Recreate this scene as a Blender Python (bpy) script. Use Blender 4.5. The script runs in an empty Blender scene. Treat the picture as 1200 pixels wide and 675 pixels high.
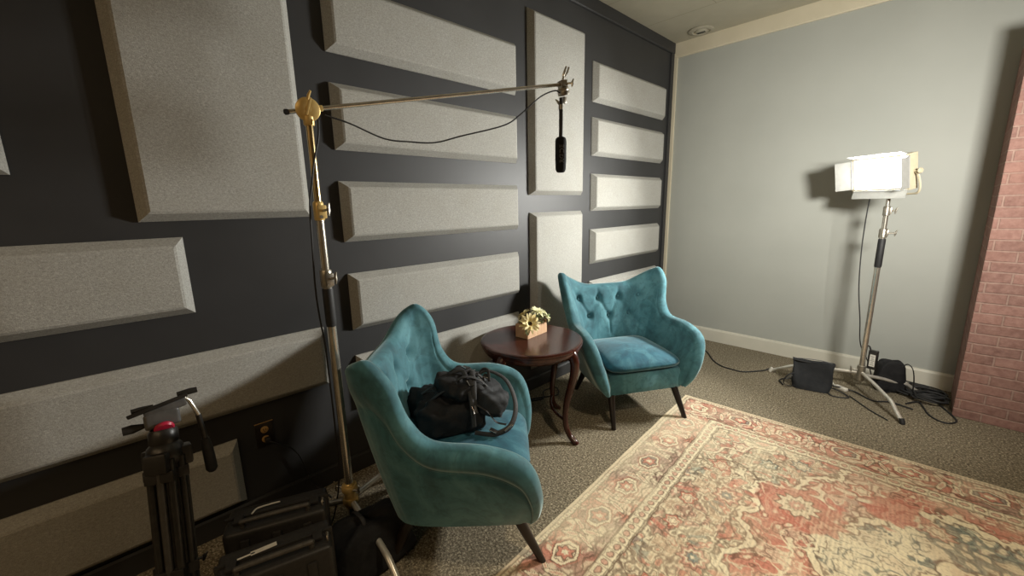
import bpy, bmesh, math, random
import numpy as np
from mathutils import Vector, Matrix

PI = math.pi
random.seed(11)
rng = np.random.RandomState(5)
COL = bpy.context.scene.collection
V = Vector

# ------------------------------------------------------------------ materials
def srgb(r, g, b):
    def f(c):
        c /= 255.0
        return c / 12.92 if c <= 0.04045 else ((c + 0.055) / 1.055) ** 2.4
    return (f(r), f(g), f(b), 1.0)

def mat(name, col, rough=0.6, metal=0.0, spec=0.5, **kw):
    m = bpy.data.materials.new(name); m.use_nodes = True
    b = m.node_tree.nodes['Principled BSDF']
    b.inputs['Base Color'].default_value = col
    b.inputs['Roughness'].default_value = rough
    b.inputs['Metallic'].default_value = metal
    b.inputs['Specular IOR Level'].default_value = spec
    for k, v in kw.items():
        b.inputs[k.replace('_', ' ')].default_value = v
    return m

def nodes(m):
    nt = m.node_tree
    return nt, nt.nodes, nt.links, nt.nodes['Principled BSDF']

def coord(nt, scale=(1, 1, 1), rot=(0, 0, 0), out='Object'):
    tc = nt.nodes.new('ShaderNodeTexCoord'); mp = nt.nodes.new('ShaderNodeMapping')
    mp.inputs['Scale'].default_value = scale; mp.inputs['Rotation'].default_value = rot
    nt.links.new(tc.outputs[out], mp.inputs['Vector'])
    return mp.outputs['Vector']

def noise(nt, vec, scale, detail=2.0, rough=0.5, dist=0.0):
    n = nt.nodes.new('ShaderNodeTexNoise'); nt.links.new(vec, n.inputs['Vector'])
    n.inputs['Scale'].default_value = scale; n.inputs['Detail'].default_value = detail
    n.inputs['Roughness'].default_value = rough; n.inputs['Distortion'].default_value = dist
    return n.outputs['Fac']

def ramp(nt, fac, stops, interp='LINEAR'):
    r = nt.nodes.new('ShaderNodeValToRGB'); nt.links.new(fac, r.inputs['Fac'])
    e = r.color_ramp.elements; r.color_ramp.interpolation = interp
    while len(e) < len(stops): e.new(0.5)
    for i, (p, c) in enumerate(stops):
        e[i].position = p; e[i].color = c
    return r.outputs['Color']

def bump(nt, h, strength=0.2, dist=0.01):
    b = nt.nodes.new('ShaderNodeBump'); nt.links.new(h, b.inputs['Height'])
    b.inputs['Strength'].default_value = strength; b.inputs['Distance'].default_value = dist
    nt.links.new(b.outputs['Normal'], nt.nodes['Principled BSDF'].inputs['Normal'])
    return b

def mixc(nt, fac, a, b, mode='MIX'):
    m = nt.nodes.new('ShaderNodeMix'); m.data_type = 'RGBA'; m.blend_type = mode
    def put(sock, v):
        if hasattr(v, 'is_output') or hasattr(v, 'links'): nt.links.new(v, sock)
        else: sock.default_value = v
    put(m.inputs[0], fac); put(m.inputs[6], a); put(m.inputs[7], b)
    return m.outputs[2]

def sc(c, k): return (c[0] * k, c[1] * k, c[2] * k, 1.0)

def m_noise(name, c1, c2, scale, rough=0.8, bstr=0.0, bdist=0.002, detail=3, lo=0.35, hi=0.65, **kw):
    m = mat(name, c1, rough, **kw); nt, n, l, b = nodes(m)
    v = coord(nt); f = noise(nt, v, scale, detail)
    l.new(ramp(nt, f, [(lo, c1), (hi, c2)]), b.inputs['Base Color'])
    if bstr: bump(nt, f, bstr, bdist)
    return m

# painted walls
M_BLACKWALL = m_noise('dark_charcoal_paint', (.034, .034, .035, 1), (.040, .040, .041, 1), 3, .50, .05, .001, spec=.35)
M_GREYWALL = m_noise('grey_green_paint', srgb(168, 170, 163), srgb(172, 174, 167), 2.2, .55, .04, .001, spec=.3)
M_ROOM = m_noise('plain_beige_paint', srgb(150, 140, 122), srgb(155, 145, 126), 2, .7)
M_WHITETRIM = m_noise('cream_trim_paint', srgb(205, 196, 172), srgb(212, 203, 180), 4, .5, spec=.35)
M_BASE = m_noise('white_baseboard_paint', srgb(205, 202, 188), srgb(212, 208, 194), 4, .45, spec=.35)

# ceiling: stippled plaster boards with faint seams
M_CEIL = mat('ceiling_plaster', srgb(190, 184, 165), .9)
nt, n, l, b = nodes(M_CEIL)
v = coord(nt)
f1 = noise(nt, v, 60, 4, .7); f2 = noise(nt, v, 6, 4, .6)
c = mixc(nt, f2, srgb(168, 163, 145), srgb(186, 181, 162))
br = n.new('ShaderNodeTexBrick'); l.new(coord(nt, rot=(0, 0, .0)), br.inputs['Vector'])
br.inputs['Scale'].default_value = 1.0; br.inputs['Brick Width'].default_value = 1.25; br.inputs['Row Height'].default_value = .62
br.inputs['Mortar Size'].default_value = .004; br.inputs['Color1'].default_value = (1, 1, 1, 1); br.inputs['Color2'].default_value = (1, 1, 1, 1)
br.inputs['Mortar'].default_value = (.72, .70, .66, 1)
c = mixc(nt, 1.0, c, br.outputs['Color'], 'MULTIPLY')
l.new(c, b.inputs['Base Color']); bump(nt, f1, .35, .004)

# acoustic fabric: heathered weave
M_FABRIC = mat('heathered_panel_fabric', (.4, .39, .35, 1), .95, spec=.15)
nt, n, l, b = nodes(M_FABRIC)
v = coord(nt, (1, 1, 1))
fa = noise(nt, v, 420, 3, .7); fb = noise(nt, coord(nt, (1, .6, 1)), 170, 3, .75, .5); fc = noise(nt, v, 7, 3)
c = ramp(nt, fb, [(.30, srgb(132, 131, 126)), (.46, srgb(160, 159, 153)), (.60, srgb(180, 179, 174)), (.72, srgb(212, 211, 204))])
c = mixc(nt, .45, c, ramp(nt, fa, [(.3, srgb(118, 117, 112)), (.7, srgb(206, 205, 198))]))
c = mixc(nt, ramp(nt, fc, [(.4, (0, 0, 0, 1)), (.7, (.16, .16, .16, 1))]), c, srgb(150, 145, 130))
l.new(c, b.inputs['Base Color']); bump(nt, fb, .35, .003)

# carpet tile: flecked taupe loop pile
M_CARPET = mat('flecked_taupe_carpet', (.2, .17, .13, 1), .95, spec=.1)
nt, n, l, b = nodes(M_CARPET)
v = coord(nt)
fa = noise(nt, v, 95, 2, .8); fb = noise(nt, v, 40, 3, .7); fc = noise(nt, v, 1.4, 3)
c = ramp(nt, fa, [(.34, srgb(56, 48, 38)), (.45, srgb(106, 96, 80)), (.55, srgb(138, 128, 108)), (.66, srgb(204, 192, 164))])
c = mixc(nt, .25, c, ramp(nt, fb, [(.35, srgb(94, 86, 72)), (.65, srgb(150, 142, 124))]))
c = mixc(nt, ramp(nt, fc, [(.4, (0, 0, 0, 1)), (.7, (.2, .2, .2, 1))]), c, srgb(100, 96, 84))
l.new(c, b.inputs['Base Color']); bump(nt, fa, .6, .006)

# rug
M_RUG = mat('woven_rug', (.5, .4, .3, 1), .95, spec=.1)
nt, n, l, b = nodes(M_RUG)
at = n.new('ShaderNodeAttribute'); at.attribute_name = 'weave'
fa = noise(nt, coord(nt), 260, 2, .8)
c = mixc(nt, .22, at.outputs['Color'], ramp(nt, fa, [(.3, (.25, .2, .15, 1)), (.7, (1, .95, .85, 1))]), 'MULTIPLY')
l.new(c, b.inputs['Base Color']); bump(nt, fa, .3, .003)

# brick
M_BRICK = mat('old_red_brick', (.4, .2, .15, 1), .9, spec=.2)
nt, n, l, b = nodes(M_BRICK)
tc = n.new('ShaderNodeTexCoord'); sp = n.new('ShaderNodeSeparateXYZ'); cb = n.new('ShaderNodeCombineXYZ')
ad = n.new('ShaderNodeMath'); ad.operation = 'ADD'
l.new(tc.outputs['Object'], sp.inputs[0]); l.new(sp.outputs['X'], ad.inputs[0]); l.new(sp.outputs['Y'], ad.inputs[1])
nz = noise(nt, tc.outputs['Object'], 5, 3); wob = n.new('ShaderNodeMath'); wob.operation = 'MULTIPLY_ADD'
l.new(nz, wob.inputs[0]); wob.inputs[1].default_value = .016; l.new(sp.outputs['Z'], wob.inputs[2])
l.new(ad.outputs[0], cb.inputs['X']); l.new(wob.outputs[0], cb.inputs['Y'])
br = n.new('ShaderNodeTexBrick'); l.new(cb.outputs[0], br.inputs['Vector'])
for k, vv in (('Scale', 1.0), ('Mortar Size', .0062), ('Mortar Smooth', .5), ('Bias', .0), ('Brick Width', .205), ('Row Height', .066)):
    br.inputs[k].default_value = vv
br.inputs['Color1'].default_value = srgb(150, 112, 102); br.inputs['Color2'].default_value = srgb(122, 90, 82)
br.inputs['Mortar'].default_value = srgb(158, 132, 120)
fa = noise(nt, tc.outputs['Object'], 28, 4, .7); fb = noise(nt, tc.outputs['Object'], 3, 3)
c = mixc(nt, .32, br.outputs['Color'], ramp(nt, fa, [(.3, srgb(98, 72, 66)), (.7, srgb(182, 150, 138))]))
c = mixc(nt, ramp(nt, fb, [(.45, (0, 0, 0, 1)), (.7, (.35, .35, .35, 1))]), c, srgb(150, 110, 96))
l.new(c, b.inputs['Base Color'])
mx = n.new('ShaderNodeMath'); mx.operation = 'MULTIPLY_ADD'; l.new(br.outputs['Fac'], mx.inputs[0]); mx.inputs[1].default_value = -1.0
l.new(fa, mx.inputs[2]); bump(nt, mx.outputs[0], .7, .006)

# velvet
def velvet(name, a, bcol, c3):
    m = mat(name, a, .75, spec=.25)
    nt, n, l, b = nodes(m)
    v = coord(nt, (1, 1, .6))
    f = noise(nt, v, 5, 4, .62, 1.2); g = noise(nt, coord(nt), 22, 3, .6, .8)
    c = ramp(nt, f, [(.36, a), (.5, bcol), (.64, c3)])
    c = mixc(nt, ramp(nt, g, [(.48, (0, 0, 0, 1)), (.68, (.4, .4, .4, 1))]), c, sc(a, .55))
    l.new(c, b.inputs['Base Color'])
    b.inputs['Sheen Weight'].default_value = .8; b.inputs['Sheen Roughness'].default_value = .35
    b.inputs['Sheen Tint'].default_value = (.75, .92, .92, 1)
    bump(nt, g, .12, .004)
    return m
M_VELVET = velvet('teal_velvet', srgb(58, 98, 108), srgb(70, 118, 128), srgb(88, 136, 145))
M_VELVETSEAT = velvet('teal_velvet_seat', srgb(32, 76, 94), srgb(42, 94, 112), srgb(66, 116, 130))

def wood(name, c1, c2, rough, scale=6):
    m = mat(name, c1, rough); nt, n, l, b = nodes(m)
    f = noise(nt, coord(nt, (1, 6, 1)), scale, 5, .6, .5)
    l.new(ramp(nt, f, [(.35, c1), (.65, c2)]), b.inputs['Base Color'])
    return m
M_MAHOG = wood('dark_mahogany', srgb(50, 24, 18), srgb(74, 38, 28), .22)
M_EBONY = wood('black_stained_wood', srgb(26, 20, 17), srgb(36, 28, 23), .35)
M_PINE = wood('pale_pine', srgb(206, 164, 128), srgb(226, 190, 154), .6, 9)

M_CHROME = m_noise('polished_steel', srgb(222, 217, 205), srgb(206, 200, 188), 30, .24, metal=.88)
M_BRASS = m_noise('yellow_anodised_metal', srgb(244, 212, 142), srgb(234, 200, 126), 30, .36, metal=.45)
M_WARMREFL = m_noise('warm_reflection_tube', srgb(244, 220, 168), srgb(232, 206, 150), 30, .18, metal=1.0)  # warm reflection on the upper steel riser, put into its base colour
M_STEELLEG = m_noise('brushed_steel_tube', srgb(226, 222, 212), srgb(210, 206, 196), 30, .34, metal=.6)
M_PEWTER = m_noise('cast_grey_metal', srgb(190, 184, 170), srgb(160, 154, 142), 40, .35, metal=.85)
M_BLACKRUB = m_noise('black_rubber', (.014, .014, .015, 1), (.02, .02, .021, 1), 60, .6, .1)
M_BLACKPL = m_noise('black_plastic', (.016, .015, .014, 1), (.024, .022, .02, 1), 40, .38, .05)
M_CASE = m_noise('moulded_case_plastic', (.020, .018, .016, 1), (.027, .025, .022, 1), 90, .5, .15, .001)
M_CASEEDGE = m_noise('scuffed_case_plastic', (.055, .050, .043, 1), (.08, .073, .062, 1), 60, .5)
M_NYLON = m_noise('black_nylon', (.008, .008, .009, 1), (.015, .015, .016, 1), 20, .75, .8, .010, spec=.3)
M_NYLONSLATE = m_noise('slate_black_nylon', (.017, .019, .022, 1), (.025, .027, .030, 1), 18, .75, .6, .008, spec=.3)
M_WEB = m_noise('black_webbing', (.012, .012, .013, 1), (.03, .03, .032, 1), 250, .7, .4, .001)
M_BLACKFOAM = m_noise('black_foam', (.007, .007, .007, 1), (.013, .013, .013, 1), 260, .95, .5, .002)
M_GREYHEAD = m_noise('grey_painted_metal', srgb(106, 106, 106), srgb(88, 88, 88), 30, .4, metal=.2)
M_TRIPOD = m_noise('matt_black_tube', (.015, .014, .013, 1), (.026, .024, .021, 1), 40, .34)
M_TRIPODHI = m_noise('worn_dark_grey_tube', (.05, .047, .042, 1), (.07, .066, .06, 1), 40, .35)
M_RED = m_noise('raspberry_badge', srgb(190, 40, 70), srgb(170, 30, 60), 40, .35)
M_WHITE = m_noise('white_label', srgb(225, 222, 212), srgb(214, 210, 200), 30, .5)
M_LABELGREY = m_noise('grey_lettering', srgb(92, 92, 92), srgb(100, 100, 100), 30, .6)
M_BROWNPLATE = m_noise('dark_outlet_plate', (.018, .014, .011, 1), (.024, .018, .014, 1), 30, .35)
M_ALMOND = m_noise('almond_receptacle', srgb(190, 150, 92), srgb(176, 138, 84), 30, .4)
M_SILVER = m_noise('bright_buckle', srgb(225, 225, 225), srgb(200, 200, 200), 30, .2, metal=1.0)
M_PETAL = m_noise('cream_yellow_petal', srgb(232, 212, 140), srgb(244, 234, 190), 40, .7)
M_PETAL2 = m_noise('pale_lemon_petal', srgb(232, 230, 170), srgb(244, 240, 206), 40, .7)
M_SEED = m_noise('dark_flower_eye', srgb(52, 30, 16), srgb(96, 62, 26), 160, .9, .5)
M_LEAF = m_noise('sage_leaf', srgb(112, 124, 86), srgb(158, 168, 128), 30, .7)
M_LEAF2 = m_noise('frosted_leaf', srgb(186, 190, 160), srgb(214, 214, 192), 30, .7)
M_LAMPHOUSE = m_noise('lamp_housing_cream', srgb(196, 186, 160), srgb(188, 178, 152), 30, .5)
M_DOORMETAL = m_noise('barn_door_grey', srgb(150, 150, 146), srgb(158, 158, 154), 30, .5)
M_VENT = m_noise('ceiling_ring_paint', srgb(176, 171, 153), srgb(168, 162, 144), 30, .7)
M_DARK = m_noise('dark_opening', (.01, .01, .01, 1), (.014, .014, .014, 1), 30, .8)

M_GLOW = bpy.data.materials.new('led_diffuser_glow'); M_GLOW.use_nodes = True
nt = M_GLOW.node_tree; b = nt.nodes['Principled BSDF']
b.inputs['Base Color'].default_value = (.9, .9, .9, 1)
b.inputs['Emission Color'].default_value = (1.0, .99, .93, 1)
LED_STRENGTH = 50.0
b.inputs['Emission Strength'].default_value = LED_STRENGTH

# ------------------------------------------------------------------ mesh building
class MB:
    """collects vertices and faces, becomes ONE mesh object"""
    def __init__(s): s.v = []; s.f = []; s.m = []; s.cur = 0
    def add(s, vs, fs):
        o = len(s.v); s.v += [tuple(p) for p in vs]
        s.f += [tuple(i + o for i in f) for f in fs]; s.m += [s.cur] * len(fs); return s
    def bm(s, bm, M=None):
        bm.verts.index_update()
        vs = [(M @ p.co) if M else p.co.copy() for p in bm.verts]
        s.add(vs, [[q.index for q in f.verts] for f in bm.faces]); bm.free(); return s
    def box(s, size, at=(0, 0, 0), bev=0.0, seg=2, M=None, taper=None):
        bm = bmesh.new(); bmesh.ops.create_cube(bm, size=1)
        for p in bm.verts:
            k = 1.0
            if taper and p.co.z > 0: k = taper
            p.co = V((p.co.x * size[0] * k, p.co.y * size[1] * k, p.co.z * size[2]))
        if bev: bmesh.ops.bevel(bm, geom=bm.edges[:] + bm.verts[:], offset=bev, segments=seg, affect='EDGES', profile=.6)
        T = Matrix.Translation(V(at))
        return s.bm(bm, T @ M if M else T)
    def tube(s, pts, r, n=12, cap=True, flat=1.0):
        pts = [V(p) for p in pts]; N = len(pts)
        rs = r if isinstance(r, (list, tuple)) else [r] * N
        t0 = (pts[1] - pts[0]).normalized(); up = V((0, 0, 1)) if abs(t0.z) < .9 else V((1, 0, 0))
        a = t0.cross(up).normalized(); vs = []; fs = []
        for i, p in enumerate(pts):
            t = (pts[min(i + 1, N - 1)] - pts[max(i - 1, 0)])
            t = t.normalized() if t.length > 1e-9 else t0
            a = (a - t * a.dot(t)); a = a.normalized() if a.length > 1e-6 else t.orthogonal().normalized()
            bb = t.cross(a)
            for k in range(n):
                q = 2 * PI * k / n
                vs.append(p + a * math.cos(q) * rs[i] + bb * math.sin(q) * rs[i] * flat)
        for i in range(N - 1):
            for k in range(n):
                fs.append((i * n + k, i * n + (k + 1) % n, (i + 1) * n + (k + 1) % n, (i + 1) * n + k))
        if cap: fs.append(tuple(range(n))[::-1]); fs.append(tuple((N - 1) * n + k for k in range(n)))
        return s.add(vs, fs)
    def lathe(s, prof, n=32, at=(0, 0, 0), M=None):
        vs = []; fs = []; N = len(prof); at = V(at)
        for r, z in prof:
            for k in range(n):
                q = 2 * PI * k / n; p = V((r * math.cos(q), r * math.sin(q), z))
                vs.append((M @ p if M else p) + at)
        for i in range(N - 1):
            for k in range(n):
                fs.append((i * n + k, i * n + (k + 1) % n, (i + 1) * n + (k + 1) % n, (i + 1) * n + k))
        fs.append(tuple(range(n))[::-1]); fs.append(tuple((N - 1) * n + k for k in range(n)))
        return s.add(vs, fs)
    def grid(s, P, closev=False, closeu=False):
        nu, nv = len(P), len(P[0]); vs = [p for row in P for p in row]; fs = []
        for i in range(nu if closeu else nu - 1):
            for j in range(nv if closev else nv - 1):
                i2, j2 = (i + 1) % nu, (j + 1) % nv
                fs.append((i * nv + j, i2 * nv + j, i2 * nv + j2, i * nv + j2))
        return s.add(vs, fs)
    def build(s, name, material, parent=None, loc=None, rot=None, smooth=40):
        me = bpy.data.meshes.new(name); me.from_pydata(s.v, [], s.f)
        mats = material if isinstance(material, (list, tuple)) else [material]
        for m in mats: me.materials.append(m)
        if len(mats) > 1: me.polygons.foreach_set('material_index', s.m)
        bm = bmesh.new(); bm.from_mesh(me); bmesh.ops.recalc_face_normals(bm, faces=bm.faces[:]); bm.to_mesh(me); bm.free()
        if smooth:
            me.polygons.foreach_set('use_smooth', [True] * len(me.polygons))
            try: me.set_sharp_from_angle(angle=math.radians(smooth))
            except Exception: pass
        o = bpy.data.objects.new(name, me); COL.objects.link(o)
        if parent: o.parent = parent
        if loc is not None: o.location = loc
        if rot is not None: o.rotation_euler = rot
        return o

def crom(pts, per=8):
    """smooth curve through points"""
    P = [V(p) for p in pts]; P = [P[0] * 2 - P[1]] + P + [P[-1] * 2 - P[-2]]; out = []
    for i in range(1, len(P) - 2):
        for k in range(per):
            t = k / per; a, b_, c, d = P[i - 1], P[i], P[i + 1], P[i + 2]
            out.append(.5 * ((2 * b_) + (c - a) * t + (2 * a - 5 * b_ + 4 * c - d) * t * t + (-a + 3 * b_ - 3 * c + d) * t ** 3))
    out.append(P[-2]); return out

def tag(o, label, cat, group=None, kind=None):
    if label: o['label'] = label
    if cat: o['category'] = cat
    if group: o['group'] = group
    if kind: o['kind'] = kind
    return o

def thing(name, label, cat, loc=(0, 0, 0), rz=0.0, group=None):
    o = bpy.data.objects.new(name, None); o.empty_display_size = .1; COL.objects.link(o)
    o.location = loc; o.rotation_euler = (0, 0, rz)
    return tag(o, label, cat, group)

def dup(root, loc, rz, label, group=None):
    r = root.copy(); COL.objects.link(r); r.location = loc; r.rotation_euler = (0, 0, rz); r['label'] = label
    if group: r['group'] = group
    for ch in list(root.children):
        c = ch.copy(); COL.objects.link(c); c.parent = r
        for g in ch.children:
            d = g.copy(); COL.objects.link(d); d.parent = c
    return r

def struct(o): o['kind'] = 'structure'; return o
def rotm(ax, deg): return Matrix.Rotation(math.radians(deg), 4, ax)
def align(d, roll=0):
    """matrix taking +Z to direction d"""
    return V(d).to_track_quat('Z', 'Y').to_matrix().to_4x4() @ Matrix.Rotation(roll, 4, 'Z')

# ------------------------------------------------------------------ camera
cam = bpy.data.cameras.new('camera'); cam.sensor_fit = 'HORIZONTAL'; cam.sensor_width = 36.0
cam.lens = 36.0 * 481.57 / 1200.0; cam.clip_start = .02
co = bpy.data.objects.new('camera', cam); COL.objects.link(co)
right = V((.69615, .71764, -.01903)); down = V((.13019, -.15227, -.97973)); fwd = V((-.70599, .67956, -.19944))
fwd.normalize(); right = (right - fwd * right.dot(fwd)).normalized(); up = right.cross(fwd)
CAMP = V((2.1062, -4.37875, 1.45))
co.matrix_world = Matrix(((right.x, up.x, -fwd.x, CAMP.x), (right.y, up.y, -fwd.y, CAMP.y), (right.z, up.z, -fwd.z, CAMP.z), (0, 0, 0, 1)))
bpy.context.scene.camera = co

# ------------------------------------------------------------------ room
RX, RY, H = 5.4, -8.2, 3.0
struct(MB().box((RX + .4, -RY + .4, .2), (RX / 2, RY / 2, -.1)).build('floor', M_CARPET, smooth=0))
struct(MB().box((RX + .4, -RY + .4, .2), (RX / 2, RY / 2, H + .1)).build('ceiling', M_CEIL, smooth=0))
struct(MB().box((.2, -RY + .4, H), (-.1, RY / 2, H / 2)).build('wall_left', M_BLACKWALL, smooth=0))
struct(MB().box((RX, .2, H), (RX / 2, .1, H / 2)).build('wall_back', M_GREYWALL, smooth=0))
struct(MB().box((.2, -RY + .4, H), (RX + .1, RY / 2, H / 2)).build('wall_right', M_ROOM, smooth=0))
struct(MB().box((RX, .2, H), (RX / 2, RY - .1, H / 2)).build('wall_front', M_ROOM, smooth=0))

def prism_x(prof, x0, x1):   # profile in (y,z) swept along x
    n_ = len(prof); vs = [(x0, y, z) for y, z in prof] + [(x1, y, z) for y, z in prof]
    fs = [tuple(range(n_)), tuple(range(2 * n_ - 1, n_ - 1, -1))] + [(i, (i + 1) % n_, n_ + (i + 1) % n_, n_ + i) for i in range(n_)]
    return MB().add(vs, fs)
def prism_y(prof, y0, y1):   # profile in (x,z) swept along y
    n_ = len(prof); vs = [(x, y0, z) for x, z in prof] + [(x, y1, z) for x, z in prof]
    fs = [tuple(range(n_)), tuple(range(2 * n_ - 1, n_ - 1, -1))] + [(i, (i + 1) % n_, n_ + (i + 1) % n_, n_ + i) for i in range(n_)]
    return MB().add(vs, fs)
struct(prism_x([(0, 0), (-.018, 0), (-.018, .115), (-.012, .13), (0, .132)], .0, RX).build('baseboard_back', M_BASE, smooth=0))
struct(prism_y([(0, 0), (.014, 0), (.014, .09), (.008, .10), (0, .10)], RY, -.02).build('baseboard_left', M_BLACKWALL, smooth=0))
struct(prism_x([(0, 3.0), (-.022, 3.0), (-.022, 2.875), (-.016, 2.866), (0, 2.866)], .0, RX).build('trim_1', M_WHITETRIM, smooth=0))
struct(prism_y([(0, 3.0), (.02, 3.0), (.02, 2.91), (.014, 2.903), (0, 2.90)], RY, -.022).build('trim_2', M_BLACKWALL, smooth=0))
struct(MB().box((.044, .022, 2.74), (.023, -.011, .13 + 1.367), .004).build('trim_3', M_WHITETRIM, smooth=0))
struct(MB().box((.016, .06, 2.80), (.008, -.052, .1 + 1.40), .003).build('trim_4', M_BLACKWALL, smooth=0))
struct(MB().box((.95, .505, 2.36), (2.325 + .475, -.2525, 1.18), .006).build('wall_brick', M_BRICK, smooth=0))

# ------------------------------------------------------------------ acoustic panels
def panel(y0, y1, z0, z1, label, group, d=.052, bv=.032):
    # outer outline against the wall, mitred slopes up to a smaller padded face
    t = thing_mesh = MB(); lip = .008
    rings = [(0, .0005), (0, lip), (bv * .9, d - .004), (bv + .006, d)]
    P = []
    for off, x in rings:
        P.append([(x, y0 + off, z0 + off), (x, y1 - off, z0 + off), (x, y1 - off, z1 - off), (x, y0 + off, z1 - off)])
    vs = [p for r in P for p in r]; fs = [(0, 1, 2, 3), tuple(12 + k for k in range(4))[::-1]]
    for i in range(3):
        for k in range(4): fs.append((i * 4 + k, i * 4 + (k + 1) % 4, i * 4 + 4 + (k + 1) % 4, i * 4 + 4 + k))
    cy, cz = (y0 + y1) / 2, (z0 + z1) / 2
    o = MB().add([(x, y - cy, z - cz) for x, y, z in vs], fs).build('acoustic_panel', M_FABRIC, loc=(0, cy, cz), smooth=0)
    return tag(o, label, 'acoustic panel', group)
S = 1.45
g1, g2, g3, g4 = 'long panels in the middle column', 'short panels beside the corner', 'upright panels', 'panels on the far end of the dark wall'
def P_(y0, y1, z0, z1, lab, g): panel(y0 * S, y1 * S, z0 * S, z1 * S, lab, g)
zr = [(1.494, 1.710, 'grey fabric panel cut by the top edge of the photo, above the boom arm'),
      (1.191, 1.402, 'grey fabric panel crossed by the boom arm and its drooping black cable'),
      (.881, 1.089, 'grey fabric panel directly under the drooping boom cable'),
      (.560, .768, 'grey fabric panel just above the wing of the armchair holding the backpack'),
      (.252, .461, 'low grey fabric panel shaded behind the side table')]
for a, b_, lab in zr: P_(-2.437, -1.583, a, b_, lab, g1)
zs = [(1.556, 1.766, 'topmost short grey fabric panel in the column beside the room corner'),
      (1.266, 1.475, 'second short grey fabric panel from the ceiling, beside the room corner'),
      (.953, 1.166, 'third short grey fabric panel from the ceiling, beside the room corner'),
      (.637, .845, 'short grey fabric panel second above the empty armchair, below three others'),
      (.322, .532, 'low grey fabric panel peeking over the back of the empty armchair')]
for a, b_, lab in zs: P_(-.973, -.138, a, b_, lab, g2)
P_(-1.497, -1.071, 1.044, 1.883, 'tall upright grey fabric panel behind the hanging microphone', g3)
P_(-1.492, -1.069, .119, .957, 'upright grey fabric panel behind the flowers and empty armchair', g3)
P_(-2.965, -2.540, .973, 1.812, 'very large upright grey fabric panel left of the boom stand', g3)
P_(-3.726, -2.881, .715, .929, 'grey fabric panel with bright right end, below the largest panel', g4)
P_(-3.385, -2.540, .386, .595, 'grey fabric panel crossed by a slanting shadow above the wall outlet', g4)
P_(-3.680, -2.835, .081, .295, 'lowest grey fabric panel, partly hidden behind the folded tripod', g4)
P_(-4.006, -3.161, 1.085, 1.295, 'grey fabric panel of which only one corner enters the left edge', g4)

# ------------------------------------------------------------------ rug
def smooth_noise(nx, ny, cells_x, cells_y, seed):
    r = np.random.RandomState(seed); g = r.rand(int(cells_x) + 4, int(cells_y) + 4)
    x = np.linspace(0, cells_x, nx); y = np.linspace(0, cells_y, ny)
    xi, yi = x.astype(int), y.astype(int); fx, fy = x - xi, y - yi
    fx = fx * fx * (3 - 2 * fx); fy = fy * fy * (3 - 2 * fy)
    a = g[np.ix_(xi, yi)]; b_ = g[np.ix_(xi + 1, yi)]; c = g[np.ix_(xi, yi + 1)]; d = g[np.ix_(xi + 1, yi + 1)]
    fx = fx[:, None]; fy = fy[None, :]
    return (a * (1 - fx) + b_ * fx) * (1 - fy) + (c * (1 - fx) + d * fx) * fy

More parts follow.
